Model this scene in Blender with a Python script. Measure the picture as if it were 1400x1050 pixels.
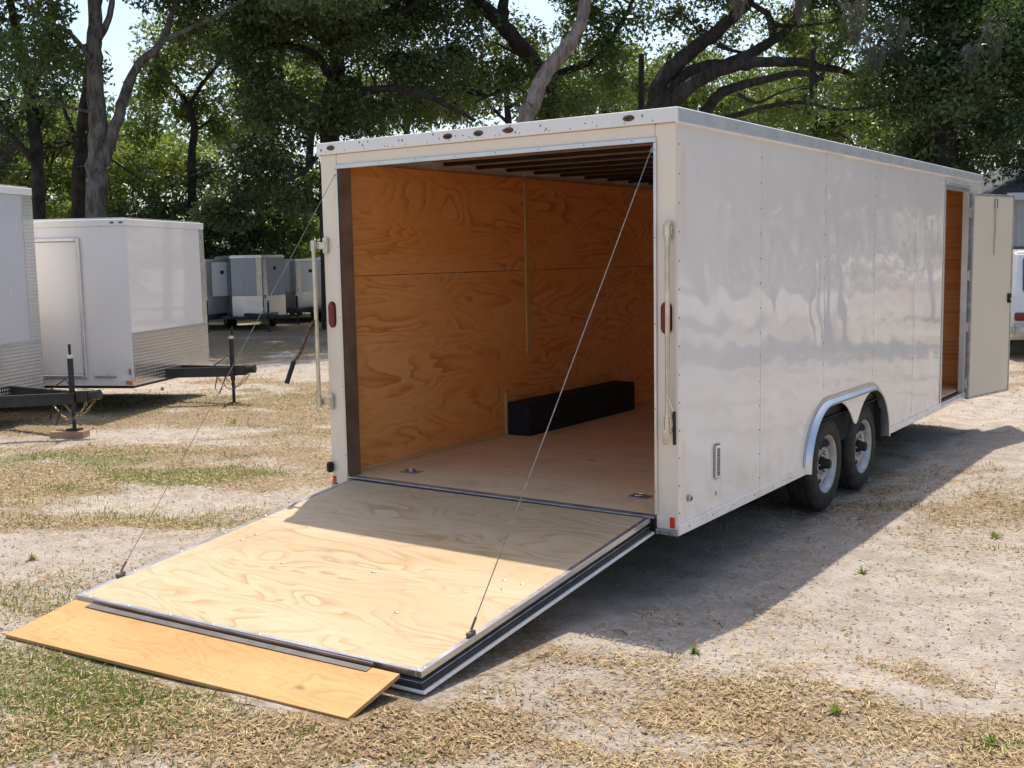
import bpy, bmesh, math, random
import numpy as np
from mathutils import Vector, Matrix
R_ = math.radians
for o in list(bpy.data.objects): bpy.data.objects.remove(o)
scene = bpy.context.scene
COL = scene.collection
rng = np.random.default_rng(7); random.seed(7)

# ------------------------------------------------------------------ camera
CAM = np.array([5.2097, -5.2978, 1.8882]); YAW, PITCH, ROLL, FPX = -0.6110, -0.1144, -0.0189, 1503.0
_F = np.array([math.sin(YAW)*math.cos(PITCH), math.cos(YAW)*math.cos(PITCH), math.sin(PITCH)])
_R = np.array([math.cos(YAW), -math.sin(YAW), 0.0]); _U = np.cross(_R, _F)
_R2 = _R*math.cos(ROLL)+_U*math.sin(ROLL); _U2 = -_R*math.sin(ROLL)+_U*math.cos(ROLL)
def at(x, y, D):                       # a place seen in that direction at a depth of D metres
    return CAM + (_F + _R2*(x-700)/FPX - _U2*(y-525)/FPX)*D
def gnd(x, y, z=0.0):
    d = _F + _R2*(x-700)/FPX - _U2*(y-525)/FPX
    return CAM + d*(z-CAM[2])/d[2]
cd = bpy.data.cameras.new('camera'); cam = bpy.data.objects.new('camera', cd); COL.objects.link(cam)
cd.sensor_width = 36; cd.lens = FPX/1400*36; cd.clip_end = 2000; cd.clip_start = .05
m4 = Matrix.Identity(4)
for i in range(3):
    m4[i][0] = _R2[i]; m4[i][1] = _U2[i]; m4[i][2] = -_F[i]; m4[i][3] = CAM[i]
cam.matrix_world = m4
scene.camera = cam
scene.render.resolution_x = 1024; scene.render.resolution_y = 768

# ------------------------------------------------------------------ sky, sun, exposure
SUNV = Vector((-.175, .35, 1.0)).normalized()          # towards the sun
elev = math.asin(SUNV.z); azim = math.atan2(SUNV.x, SUNV.y)
w = bpy.data.worlds.new('World'); scene.world = w; w.use_nodes = True
wn = w.node_tree.nodes; wn.clear()
sky = wn.new('ShaderNodeTexSky'); sky.sky_type = 'NISHITA'; sky.sun_disc = False
sky.sun_elevation = elev; sky.sun_rotation = azim; sky.air_density = 1.0; sky.dust_density = 2.2; sky.ozone_density = .35
bg = wn.new('ShaderNodeBackground'); bg.inputs['Strength'].default_value = 0.15
wo = wn.new('ShaderNodeOutputWorld')
w.node_tree.links.new(sky.outputs[0], bg.inputs[0]); w.node_tree.links.new(bg.outputs[0], wo.inputs[0])
sl = bpy.data.lights.new('sun', 'SUN'); sl.energy = 3.25; sl.angle = R_(.55); sl.color = (1.0, .925, .80)
sun = bpy.data.objects.new('sun', sl); COL.objects.link(sun); sun.location = (0, 0, 30)
sun.rotation_euler = (-SUNV).to_track_quat('-Z', 'Y').to_euler()
cy = scene.cycles; cy.max_bounces = 7; cy.diffuse_bounces = 5; cy.glossy_bounces = 3; cy.transmission_bounces = 2; cy.transparent_max_bounces = 4; cy.caustics_reflective = False; cy.caustics_refractive = False
vs = scene.view_settings; vs.view_transform = 'Standard'; vs.look = 'None'; vs.exposure = 0.60; vs.gamma = 1; vs.use_curve_mapping = False

# ------------------------------------------------------------------ materials
class NT:
    def __init__(s, name):
        s.m = bpy.data.materials.new(name); s.m.use_nodes = True
        s.t = s.m.node_tree; s.t.nodes.clear()
        s.out = s.t.nodes.new('ShaderNodeOutputMaterial')
    def n(s, typ, ins=None, **at_):
        nd = s.t.nodes.new('ShaderNode'+typ)
        for k, v in at_.items(): setattr(nd, k, v)
        for k, v in (ins or {}).items():
            sk = nd.inputs[k]
            if isinstance(v, bpy.types.NodeSocket): s.t.links.new(v, sk)
            elif isinstance(v, bpy.types.Node): s.t.links.new(v.outputs[0], sk)
            else: sk.default_value = v
        return nd
    def math(s, op, a, b=None, c=None, clamp=False):
        ins = {0: a}
        if b is not None: ins[1] = b
        if c is not None: ins[2] = c
        return s.n('Math', ins, operation=op, use_clamp=clamp).outputs[0]
    def mix(s, f, a, b):
        nd = s.t.nodes.new('ShaderNodeMix'); nd.data_type = 'RGBA'
        for sk, v in ((nd.inputs[0], f), (nd.inputs[6], a), (nd.inputs[7], b)):
            if isinstance(v, bpy.types.NodeSocket): s.t.links.new(v, sk)
            else: sk.default_value = v if not isinstance(v, tuple) else (v+(1,) if len(v) == 3 else v)
        return nd.outputs[2]
    def smooth(s, v, a, b):
        return s.n('MapRange', {0: v, 1: a, 2: b, 3: 0.0, 4: 1.0}, interpolation_type='SMOOTHSTEP').outputs[0]
    def noise(s, vec, scale, detail=3, rough=.55, dist=0.0):
        return s.n('TexNoise', {'Vector': vec, 'Scale': scale, 'Detail': detail, 'Roughness': rough, 'Distortion': dist}).outputs[0]
    def obj(s): return s.n('TexCoord').outputs['Object']
    def bsdf(s, col, rough=.5, metal=0.0, normal=None, **kw):
        ins = {'Base Color': col if not isinstance(col, tuple) else col+(1,), 'Roughness': rough, 'Metallic': metal}
        if normal is not None: ins['Normal'] = normal
        ins.update(kw)
        b = s.n('BsdfPrincipled', ins); s.t.links.new(b.outputs[0], s.out.inputs[0]); return b
    def bump(s, h, strength=.3, dist=.01):
        return s.n('Bump', {'Height': h, 'Strength': strength, 'Distance': dist}).outputs[0]

M = {}
def simple(name, col, rough=.5, metal=0.0, var=.12, scale=6.0, bump=0.0, **kw):
    t = NT(name); o = t.obj(); nz = t.noise(o, scale, 4)
    d = tuple(c*(1-var*1.6) for c in col); l = tuple(min(1, c*(1+var)) for c in col)
    c = t.mix(t.smooth(nz, .3, .72), d, l)
    rg = t.math('MULTIPLY_ADD', t.noise(o, scale*2.3, 3), .25, rough-.12)
    t.bsdf(c, rg, metal, t.bump(t.noise(o, scale*14, 3), bump, .004) if bump else None, **kw)
    M[name] = t.m
def white_paint(name, col=(.87, .838, .805), rough=.03):
    t = NT(name); o = t.obj()
    g = t.noise(o, 1.6, 4, .6); sc = t.noise(t.n('Mapping', {'Vector': o, 'Scale': (3, 3, .6)}).outputs[0], 3.0, 5, .65)
    dirt = t.math('MULTIPLY', t.smooth(sc, .55, .8), .18)
    c = t.mix(dirt, t.mix(t.smooth(g, .3, .7), tuple(x*.965 for x in col), col), (.55, .5, .43))
    zz = t.n('SeparateXYZ', {0: o}).outputs[2]
    low = t.math('MULTIPLY', t.smooth(t.math('ADD', zz, t.math('MULTIPLY', sc, .25)), .95, .42), t.smooth(t.noise(o, 9, 5, .7), .42, .68))
    c = t.mix(t.math('MULTIPLY', low, .30), c, (.42, .37, .30))
    t.bsdf(c, t.math('MULTIPLY_ADD', t.smooth(sc, .5, .8), .10, rough), 0, None, **{'IOR': 1.56})
    M[name] = t.m
white_paint('white')
white_paint('bounce_white', (.88, .77, .63), .2)  # white rear frame with the ramp's warm bounce light put into its colour
white_paint('shaded_white', (.60, .60, .62), .22)  # white front panel painted the lavender grey it takes in shade
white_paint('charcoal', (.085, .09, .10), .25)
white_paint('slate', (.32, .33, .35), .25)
simple('door_inner', (.72, .655, .54), .5, 0, .02, 2)
simple('alu', (.66, .66, .67), .32, .9, .05, 4)
simple('rail_grey', (.58, .60, .63), .35, .25, .06, 5)
simple('steel_dark', (.16, .145, .135), .5, .5, .15, 8)
simple('alu_dull', (.50, .50, .50), .45, .8, .18, 12)
simple('chrome', (.62, .60, .55), .2, .95, .12, 12)
simple('black_steel', (.022, .022, .024), .42, 0, .3, 8, .2)
simple('black_matte', (.012, .012, .014), .7, 0, .3, 8)
simple('carpet', (.020, .020, .025), .95, 0, .3, 40, .4)
simple('rubber', (.028, .027, .027), .72, 0, .35, 14, .25)
simple('rim', (.48, .48, .49), .4, .35, .12, 14)
simple('red_lens', (.17, .008, .010), .15, 0, .15, 60)
simple('red_reflector', (.72, .05, .02), .25, 0, .08, 60)
simple('amber', (.75, .22, .02), .25, 0, .08, 60)
simple('rust', (.16, .09, .05), .8, .2, .5, 50, .3)
simple('brown_jamb', (.20, .13, .09), .6, 0, .2, 5, .1)
simple('cable', (.26, .245, .22), .5, .4, .2, 40)
simple('chain', (.45, .36, .18), .45, .8, .3, 30)
simple('glass_dark', (.02, .024, .026), .08, 0, .1)
simple('siding', (.50, .53, .57), .6, 0, .08, 3)
simple('car_white', (.74, .74, .73), .18, 0, .04, 3)

def plywood(name, base, dark, pale, along, across, freq=1.0, contrast=1.0, rough=.62, dirt=.0):
    t = NT(name); o = t.obj(); x = t.n('SeparateXYZ', {0: o})
    rnd = t.n('ObjectInfo').outputs['Random']
    u, v = x.outputs[along], x.outputs[across]
    off = t.math('MULTIPLY', rnd, 37.0)
    wu = t.math('ADD', u, t.math('MULTIPLY', off, 1.3)); wv = t.math('ADD', v, off)
    cv = t.n('CombineXYZ', {0: t.math('MULTIPLY', wu, .42*freq), 1: t.math('MULTIPLY', wv, 1.55*freq), 2: off}).outputs[0]
    n1 = t.noise(cv, 1.25, 2.6, .42, .55)
    rough_ = t.noise(t.n('CombineXYZ', {0: t.math('MULTIPLY', wu, 6.0), 1: t.math('MULTIPLY', wv, 26.0), 2: off}).outputs[0], 1.0, 3, .6)
    ph = t.math('ADD', t.math('MULTIPLY', n1, 14.0), t.math('MULTIPLY', rough_, .32))
    saw = t.math('FRACT', ph)
    ring = t.math('MULTIPLY', t.math('POWER', saw, 2.4), t.smooth(saw, 1.0, .90))
    patch = t.smooth(t.noise(cv, 1.6, 2, .5), .36, .66)
    fv = t.n('CombineXYZ', {0: t.math('MULTIPLY', wu, 3.0), 1: t.math('MULTIPLY', wv, 95.0), 2: off}).outputs[0]
    fib = t.noise(fv, 1.0, 4, .65)
    blot = t.noise(cv, .7, 3, .5)
    lines = t.math('MULTIPLY', ring, t.math('MULTIPLY_ADD', patch, .75, .25))
    lines = t.math('MULTIPLY', lines, 1.25*contrast, clamp=True)
    c = t.mix(t.smooth(blot, .35, .68), base, pale)
    c = t.mix(lines, c, dark)
    c = t.mix(t.math('MULTIPLY', t.smooth(fib, .42, .75), .32), c, tuple(k*.72 for k in base))
    kn = t.n('TexVoronoi', {'Vector': t.n('CombineXYZ', {0: t.math('MULTIPLY', wu, 1.1), 1: t.math('MULTIPLY', wv, 2.3), 2: off}).outputs[0], 'Scale': 1.0, 'Randomness': 1.0}).outputs['Distance']
    c = t.mix(t.math('MULTIPLY', t.smooth(kn, .055, .02), .75), c, (.10, .045, .018))
    scf = t.noise(t.n('CombineXYZ', {0: t.math('MULTIPLY', wu, 2.0), 1: t.math('MULTIPLY', wv, 14.0), 2: off}).outputs[0], 1.4, 5, .7)
    c = t.mix(t.math('MULTIPLY', t.smooth(scf, .62, .74), .35), c, tuple(k*.5 for k in base))
    if dirt:
        dn = t.smooth(t.noise(o, 2.2, 6, .68), .48, .72)
        c = t.mix(t.math('MULTIPLY', dn, dirt), c, (.30, .25, .19))
    t.bsdf(c, t.math('MULTIPLY_ADD', fib, .15, rough-.07), 0, t.bump(t.math('ADD', t.math('MULTIPLY', fib, .6), t.math('MULTIPLY', ring, -.3)), .22, .002))
    M[name] = t.m
plywood('ply_wall', (.88, .375, .100), (.62, .20, .042), (.90, .47, .165), 1, 2, 1.8, 1.0)  # same pine, with the orange cast of bounced light put into its colour
plywood('ply_floor', (.86, .575, .30), (.72, .42, .18), (.88, .64, .37), 0, 1, 2.0, .6, .65, .30)
plywood('ply_ramp', (.515, .362, .20), (.39, .232, .098), (.58, .44, .28), 0, 1, 1.9, .95, .62, .16)
plywood('ply_flap', (.54, .29, .088), (.43, .19, .045), (.59, .37, .14), 0, 1, 3.2, .7, .55, .12)
plywood('ply_batten', (.66, .42, .18), (.48, .27, .10), (.70, .48, .23), 2, 1, 1.0, .4)
plywood('wood_block', (.42, .25, .14), (.28, .15, .08), (.5, .32, .2), 0, 2, 2.0, .8)
plywood('ceiling', (.60, .40, .27), (.45, .28, .18), (.64, .45, .31), 1, 0, 1.0, .5)

def diamond_plate(name):
    t = NT(name); o = t.obj(); x = t.n('SeparateXYZ', {0: o})
    h = t.math('ADD', x.outputs[0], x.outputs[1]); z = x.outputs[2]; k = math.pi/.042
    a = t.math('SINE', t.math('MULTIPLY', t.math('ADD', h, z), k)); b = t.math('SINE', t.math('MULTIPLY', t.math('SUBTRACT', h, z), k))
    hh = t.smooth(t.math('MULTIPLY', a, b), .15, .75)
    nz = t.noise(o, 5, 4)
    c = t.mix(nz, (.66, .65, .63), (.86, .84, .81))
    t.bsdf(c, t.math('MULTIPLY_ADD', nz, .2, .12), .95, t.bump(hh, 1.0, .012)); M[name] = t.m
diamond_plate('diamond')

def leaf_mat(name, c1, c2, trans, tcol, rough=.36, spec=.5):
    t = NT(name); o = t.obj()
    rv = t.n('Attribute', attribute_name='tint').outputs['Fac']
    big = t.noise(o, .35, 3)
    c = t.mix(t.math('MULTIPLY_ADD', rv, .75, t.math('MULTIPLY', big, .35), clamp=True), c1, c2)
    p = t.n('BsdfPrincipled', {'Base Color': c, 'Roughness': rough, 'Specular IOR Level': spec})
    tr = t.n('BsdfTranslucent', {'Color': t.mix(rv, tuple(k*.75 for k in tcol), tcol)})
    mx = t.n('MixShader', {0: trans, 1: p.outputs[0], 2: tr.outputs[0]})
    t.t.links.new(mx.outputs[0], t.out.inputs[0]); M[name] = t.m
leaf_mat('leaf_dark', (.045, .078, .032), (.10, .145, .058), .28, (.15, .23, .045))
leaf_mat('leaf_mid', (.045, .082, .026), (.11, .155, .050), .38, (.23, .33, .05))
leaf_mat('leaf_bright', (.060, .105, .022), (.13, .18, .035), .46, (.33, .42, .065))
leaf_mat('moss', (.16, .155, .125), (.30, .29, .24), .25, (.30, .29, .23))
leaf_mat('grass_green', (.11, .17, .035), (.25, .30, .075), .36, (.30, .40, .06))
leaf_mat('grass_dry', (.27, .21, .09), (.44, .35, .17), .22, (.40, .33, .16), .85, .1)
leaf_mat('litter', (.19, .10, .05), (.54, .385, .235), .12, (.40, .28, .15), .85, .1)
leaf_mat('straw', (.40, .29, .14), (.70, .55, .32), .12, (.42, .33, .18), .85, .1)

def bark(name, a, b, lich):
    t = NT(name); o = t.obj()
    v = t.n('Mapping', {'Vector': o, 'Scale': (1, 1, .28)}).outputs[0]
    n1 = t.noise(v, 9, 5, .65, .4); n2 = t.noise(o, 1.8, 4)
    c = t.mix(t.smooth(n1, .35, .66), a, b); c = t.mix(t.math('MULTIPLY', t.smooth(n2, .5, .7), .6), c, lich)
    t.bsdf(c, .9, 0, t.bump(t.math('ADD', n1, t.math('MULTIPLY', t.noise(v, 30, 4, .7), .4)), 1.0, .09)); M[name] = t.m
bark('bark_dark', (.016, .012, .010), (.055, .045, .037), (.075, .070, .058))
bark('bark_grey', (.06, .052, .045), (.19, .17, .15), (.22, .205, .185))
bark('bark_pink', (.17, .13, .11), (.34, .27, .235), (.36, .32, .29))

# ------------------------------------------------------------------ mesh helpers
class MB:
    def __init__(s): s.v = []; s.f = []
    def add(s, vs_, fs):
        b = len(s.v); s.v += [tuple(p) for p in vs_]; s.f += [tuple(i+b for i in f) for f in fs]; return s
    def hexa(s, p):                                   # 8 corners: bottom loop 0-3, top loop 4-7
        return s.add(p, [(3, 2, 1, 0), (4, 5, 6, 7), (0, 1, 5, 4), (1, 2, 6, 5), (2, 3, 7, 6), (3, 0, 4, 7)])
    def box(s, x0, x1, y0, y1, z0, z1):
        return s.hexa([(x0, y0, z0), (x1, y0, z0), (x1, y1, z0), (x0, y1, z0), (x0, y0, z1), (x1, y0, z1), (x1, y1, z1), (x0, y1, z1)])
    def bar(s, a, b, wx, wz, up=(0, 0, 1)):            # rectangular bar between two points
        a, b = Vector(a), Vector(b); d = (b-a).normalized(); sd = d.cross(Vector(up)).normalized(); u = sd.cross(d)
        c = [-sd*wx/2-u*wz/2, sd*wx/2-u*wz/2, sd*wx/2+u*wz/2, -sd*wx/2+u*wz/2]
        return s.hexa([a+k for k in c]+[b+k for k in c])
    def tube(s, pts, rad, n=8, cap=True):
        pts = [Vector(p) for p in pts]; k = len(pts)
        rad = rad if hasattr(rad, '__len__') else [rad]*k
        prev = None; vs_ = []
        for i, p in enumerate(pts):
            d = (pts[min(i+1, k-1)]-pts[max(i-1, 0)]).normalized()
            if prev is None: prev = d.orthogonal().normalized()
            prev = (prev-d*prev.dot(d)).normalized(); bn = d.cross(prev)
            for j in range(n):
                t = 2*math.pi*j/n; vs_.append(p+(prev*math.cos(t)+bn*math.sin(t))*rad[i])
        fs = [(i*n+j, i*n+(j+1) % n, (i+1)*n+(j+1) % n, (i+1)*n+j) for i in range(k-1) for j in range(n)]
        if cap: fs += [tuple(range(n-1, -1, -1)), tuple((k-1)*n+j for j in range(n))]
        return s.add(vs_, fs)
    def lathe_x(s, prof, c, n=40, closed=False):        # profile (x offset, radius) turned about an axis along X
        vs_ = [(c[0]+x, c[1]+r*math.cos(2*math.pi*j/n), c[2]+r*math.sin(2*math.pi*j/n)) for x, r in prof for j in range(n)]
        k = len(prof)
        fs = [(i*n+j, (i+1)*n+j, (i+1)*n+(j+1) % n, i*n+(j+1) % n) for i in range(k-1) for j in range(n)]
        return s.add(vs_, fs)
    def prism(s, poly, z0, z1):
        n = len(poly)
        return s.add([(x, y, z0) for x, y in poly]+[(x, y, z1) for x, y in poly],
                     [tuple(range(n-1, -1, -1)), tuple(range(n, 2*n))]+[(i, (i+1) % n, n+(i+1) % n, n+i) for i in range(n)])
    def build(s, name, mat, parent=None, bevel=0, smooth=False, seg=1, label=None):
        me = bpy.data.meshes.new(name); me.from_pydata(s.v, [], s.f); me.update()
        bm = bmesh.new(); bm.from_mesh(me); bmesh.ops.recalc_face_normals(bm, faces=bm.faces[:])
        if bevel:
            ed = [e for e in bm.edges if len(e.link_faces) == 2 and e.calc_face_angle(0) > .6]
            bmesh.ops.bevel(bm, geom=ed, offset=bevel, segments=seg, affect='EDGES', clamp_overlap=True)
        bm.to_mesh(me); bm.free()
        if smooth:
            me.shade_smooth(); me.set_sharp_from_angle(angle=R_(40))
        me.materials.append(M[mat])
        o = bpy.data.objects.new(name, me); COL.objects.link(o)
        if parent: o.parent = parent
        if label: o['label'] = label
        return o
def np_mesh(name, verts, faces, mat, parent=None, tint=None, smooth=False):
    verts = np.asarray(verts, np.float32); faces = np.asarray(faces, np.int32); k = faces.shape[1]
    me = bpy.data.meshes.new(name)
    me.vertices.add(len(verts)); me.vertices.foreach_set('co', verts.ravel())
    me.loops.add(faces.size); me.loops.foreach_set('vertex_index', faces.ravel())
    me.polygons.add(len(faces)); me.polygons.foreach_set('loop_start', np.arange(0, faces.size, k, dtype=np.int32))
    if tint is not None:
        a = me.attributes.new('tint', 'FLOAT', 'FACE'); a.data.foreach_set('value', np.asarray(tint, np.float32))
    me.update(calc_edges=True)
    if smooth: me.shade_smooth()
    me.materials.append(M[mat])
    o = bpy.data.objects.new(name, me); COL.objects.link(o)
    if parent: o.parent = parent
    return o
def tag(o, label=None, cat=None, group=None, kind=None):
    if label: o['label'] = label
    if cat: o['category'] = cat
    if group: o['group'] = group
    if kind: o['kind'] = kind
    return o
def empty(name, loc, rz=0.0):
    o = bpy.data.objects.new(name, None); COL.objects.link(o); o.location = loc; o.rotation_euler = (0, 0, rz); o.empty_display_size = .3
    return o
def copy_obj(o, parent):
    c = o.copy(); COL.objects.link(c); c.parent = parent
    for ch in o.children: copy_obj(ch, c)
    return c
def sstep(t): t = np.clip(t, 0, 1); return t*t*(3-2*t)

# value noise in numpy (for terrain and ground cover)
_tab = rng.random((256, 256))
def vnoise(x, y):
    xi = np.floor(x).astype(int); yi = np.floor(y).astype(int); fx = sstep(x-xi); fy = sstep(y-yi)
    g = lambda a, b: _tab[a & 255, b & 255]
    return (g(xi, yi)*(1-fx)+g(xi+1, yi)*fx)*(1-fy)+(g(xi, yi+1)*(1-fx)+g(xi+1, yi+1)*fx)*fy
def fbm(x, y, o=4):
    s = 0; a = .5
    for i in range(o): s = s+a*vnoise(x*2**i+17*i, y*2**i+5*i); a *= .5
    return s/(1-.5**o)

# ------------------------------------------------------------------ the ground
def height(x, y):
    x = np.asarray(x, float); y = np.asarray(y, float)
    h = .085*sstep((.1-y)/1.1)*sstep((x+5)/3.0)
    h = h+.035*(fbm(x*.45, y*.45, 2)-.5)*sstep((np.hypot(x-1.3, y-2.9)-2.3)/3)
    h = h+.022*(fbm(x*2.3, y*2.3, 4)-.5)*(.35+.65*sstep((np.abs(x-2.5)-.3)/.4))
    for xx in (2.44, .14):                                   # wheel ruts
        h = h-.022*np.exp(-((x-xx-.04)/.11)**2)*sstep((y-1.0)/1.5)
    return h-.0
PATCH = [(360, 470, 5.0, 3.0, .02, .95, 0), (420, 445, 5.0, 4.0, .02, .95, 0), (235, 645, .9, .30, 1.3, .2, 0), (70, 620, 1.2, .3, 1.0, .4, 0), (110, 935, .6, .35, 1.2, .3, 0),(560, 1010, 1.3, .30, .02, .95, 0), (800, 985, 1.5, .45, .02, .95, 0), (1100, 1000, 1.6, .45, .02, .98, 0), (1330, 960, 1.1, .50, .03, .95, 0), (720, 940, .8, .40, .02, .9, 0), (950, 950, .9, .3, .02, .9, 0), (1200, 930, 1.0, .3, .02, .9, 0), (400, 545, 1.6, .9, .40, .95, 0), (250, 610, 1.4, .35, .35, .95, 0), (60, 660, 1.0, .3, .3, .95, 0), (120, 720, .9, .22, .25, .95, 0),  # px, py, rx, ry (metres along / across the view), green, dry, sand
    (235, 648, 1.05, .38, 1.0, .2, 0), (80, 622, 1.5, .40, .75, .5, 0), (300, 640, .6, .3, .6, .3, 0), (150, 540, 2.5, .5, .6, .4, 0),
    (240, 712, .95, .30, .55, .6, 0), (390, 695, .7, .3, .35, .6, 0), (330, 545, 2.3, 1.1, .45, .9, 0), (420, 590, 1.2, .6, .25, .9, 0), (330, 580, 1.2, .25, .6, .5, 0),
    (20, 690, .8, .3, .45, .6, 0), (100, 930, .75, .42, .85, .4, 0), (190, 975, .55, .25, .75, .5, 0), (30, 1010, .5, .3, .6, .6, 0), (40, 850, .7, .3, .5, .6, 0), (60, 800, .5, .3, .3, .5, 0),
    (1300, 690, 1.1, .7, .10, .75, 0), (1390, 640, 1.0, .5, .15, .7, 0), (1350, 740, .9, .5, .08, .5, 0), (940, 985, .9, .35, .02, .75, 0), (1250, 900, .8, .35, .05, .8, 0),
    (700, 1000, .9, .35, .03, .8, 0), (800, 920, .7, .35, .02, .6, 0), (950, 905, .12, .09, .9, .3, 0), (1140, 990, .12, .08, .5, .4, 0), (1360, 1030, .10, .07, 1.0, .2, 0),
    (850, 820, .7, .5, .02, .6, 0), (1130, 960, .9, .3, .02, .6, 0), (450, 960, .5, .3, .15, .6, 0), (350, 1020, .7, .3, .12, .7, 0),
    (190, 590, 1.3, .32, 0, 0, 1), (330, 680, 1.3, .18, 0, 0, .8), (250, 770, 1.2, .45, 0, 0, .9), (60, 750, 1.0, .25, 0, 0, .6), (1100, 800, 2.1, 1.3, 0, 0, .9), (1250, 820, 1.3, .9, 0, 0, .9), (1380, 560, 2.6, 2.0, 0, 0, 1), (1330, 600, 1.6, 1.4, 0, 0, .9),
    (1330, 850, .9, .5, 0, 0, .7), (900, 870, .6, .25, 0, 0, .8), (800, 1010, .22, .12, 0, 0, .9), (1020, 925, .5, .16, 0, 0, .7), (940, 1030, .3, .12, 0, 0, .8), (380, 600, 1.1, .35, 0, 0, .5)]
_rg = np.array([_R[0], _R[1]]); _fg = np.array([-_R[1], _R[0]])
_pp = [(gnd(a, b, .04)[:2], rx, ry, g, d, s) for a, b, rx, ry, g, d, s in PATCH]
def cover(x, y):
    """green, dry straw, bare sand amounts at a place on the ground"""
    n1 = fbm(x*.9+3, y*.9, 4); n2 = fbm(x*2.6+9, y*2.6+4, 4)
    g = .12*sstep((n1-.55)/.2); d = .30+.5*sstep((n1-.42)/.2); s = np.zeros_like(x)+.25*sstep((.45-n1)/.15)
    for c, rx, ry, pg, pd, ps in _pp:
        dx = x-c[0]; dy = y-c[1]; u = (dx*_rg[0]+dy*_rg[1])/rx; v = (dx*_fg[0]+dy*_fg[1])/ry
        q = sstep((1.55-np.sqrt(u*u+v*v)-2.6*(n2-.5))/1.1)
        ps = ps*(.95 if c[0] > 2.6 and c[1] > -.9 else .72)
        if ps: s = np.maximum(s, ps*q); d = d*(1-.85*q*ps); g = g*(1-q*ps)
        else: g = np.maximum(g, pg*q); d = np.maximum(d, pd*q); s = s*(1-q)
    far = sstep((np.hypot(x-CAM[0], y-CAM[1])-16)/8)
    return g*(1-.6*far), d, s
def axis_steps(lo, hi, fine, out):
    a = list(np.arange(lo, hi+1e-6, fine)); st = fine; l = [a[0]]; r = [a[-1]]
    while l[-1] > -out: st *= 1.28; l.append(l[-1]-st)
    st = fine
    while r[-1] < out: st *= 1.28; r.append(r[-1]+st)
    return np.array(l[:0:-1]+a+r[1:])
gx = axis_steps(-11.5, 8.5, .07, 500); gy = axis_steps(-4.5, 13, .07, 600)
GX, GY = np.meshgrid(gx, gy, indexing='ij')
GZ = height(GX, GY)*sstep((60-np.hypot(GX, GY))/30)
nx, ny = GX.shape
idx = np.arange(nx*ny).reshape(nx, ny)
fq = np.stack([idx[:-1, :-1], idx[1:, :-1], idx[1:, 1:], idx[:-1, 1:]], -1).reshape(-1, 4)
def ground_mat():
    t = NT('ground'); o = t.obj()
    at3 = t.n('Attribute', attribute_name='cover').outputs['Vector']; s3 = t.n('SeparateXYZ', {0: at3})
    g, d, s = s3.outputs
    f1 = t.noise(o, 26, 5, .7); f2 = t.noise(o, 95, 4, .75); f3 = t.noise(o, 240, 2, .7); mid = t.noise(o, 4.5, 5, .65)
    fl = t.noise(t.n('Mapping', {'Vector': o, 'Scale': (1, 3.2, 1), 'Rotation': (0, 0, .9)}).outputs[0], 42, 4, .75)
    sand = t.mix(t.smooth(mid, .32, .68), (.40, .34, .285), (.555, .49, .425))
    sand = t.mix(t.math('MULTIPLY', t.smooth(f2, .50, .66), .62), sand, (.20, .165, .13))
    sand = t.mix(t.math('MULTIPLY', t.smooth(f3, .54, .70), .5), sand, (.70, .64, .56))
    sand = t.mix(t.math('MULTIPLY', t.smooth(fl, .58, .68), .65), sand, (.17, .12, .08))
    v = t.n('TexVoronoi', {'Vector': t.n('Mapping', {'Vector': o, 'Scale': (1, 2.0, 1), 'Rotation': (0, 0, .6)}).outputs[0], 'Scale': 52.0})
    v2 = t.n('TexVoronoi', {'Vector': t.n('Mapping', {'Vector': o, 'Scale': (2.4, 1, 1), 'Rotation': (0, 0, .2)}).outputs[0], 'Scale': 70.0})
    chip = t.mix(t.n('SeparateColor', {0: v.outputs['Color']}).outputs[0], (.12, .07, .035), (.48, .34, .19))
    chip = t.mix(t.math('MULTIPLY', t.smooth(v.outputs['Distance'], .42, .72), .85), chip, (.085, .058, .036))
    strw = t.mix(t.n('SeparateColor', {0: v2.outputs['Color']}).outputs[1], (.15, .10, .05), (.48, .355, .185))
    strw = t.mix(t.smooth(f2, .42, .58), chip, strw)
    dm = t.smooth(t.math('ADD', t.math('MULTIPLY', t.math('SUBTRACT', f1, .5), 2.2), d), .30, .80)
    c = t.mix(t.math('MULTIPLY', dm, .85), sand, strw)
    gm = t.smooth(t.math('ADD', t.math('MULTIPLY', t.math('SUBTRACT', f1, .5), 1.8), g), .40, .90)
    c = t.mix(t.math('MULTIPLY', gm, .72), c, t.mix(f2, (.085, .10, .03), (.24, .23, .09)))
    hh = t.math('ADD', t.math('MULTIPLY', f1, 1.0), t.math('ADD', t.math('MULTIPLY', f2, .7), t.math('ADD', t.math('MULTIPLY', mid, 1.2), t.math('MULTIPLY', v.outputs['Distance'], -.35))))
    t.bsdf(c, .95, 0, t.bump(hh, .75, .03), **{'Specular IOR Level': .15}); M['ground'] = t.m
ground_mat()
ground = np_mesh('ground', np.stack([GX, GY, GZ], -1).reshape(-1, 3), fq, 'ground', smooth=True)
cg, cdry, cs = cover(GX.ravel(), GY.ravel())
ga = ground.data.attributes.new('cover', 'FLOAT_VECTOR', 'POINT')
ga.data.foreach_set('vector', np.stack([cg, cdry, cs], -1).astype(np.float32).ravel())
tag(ground, 'sandy yard with dry grass and leaf litter', None, None, 'structure')

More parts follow.
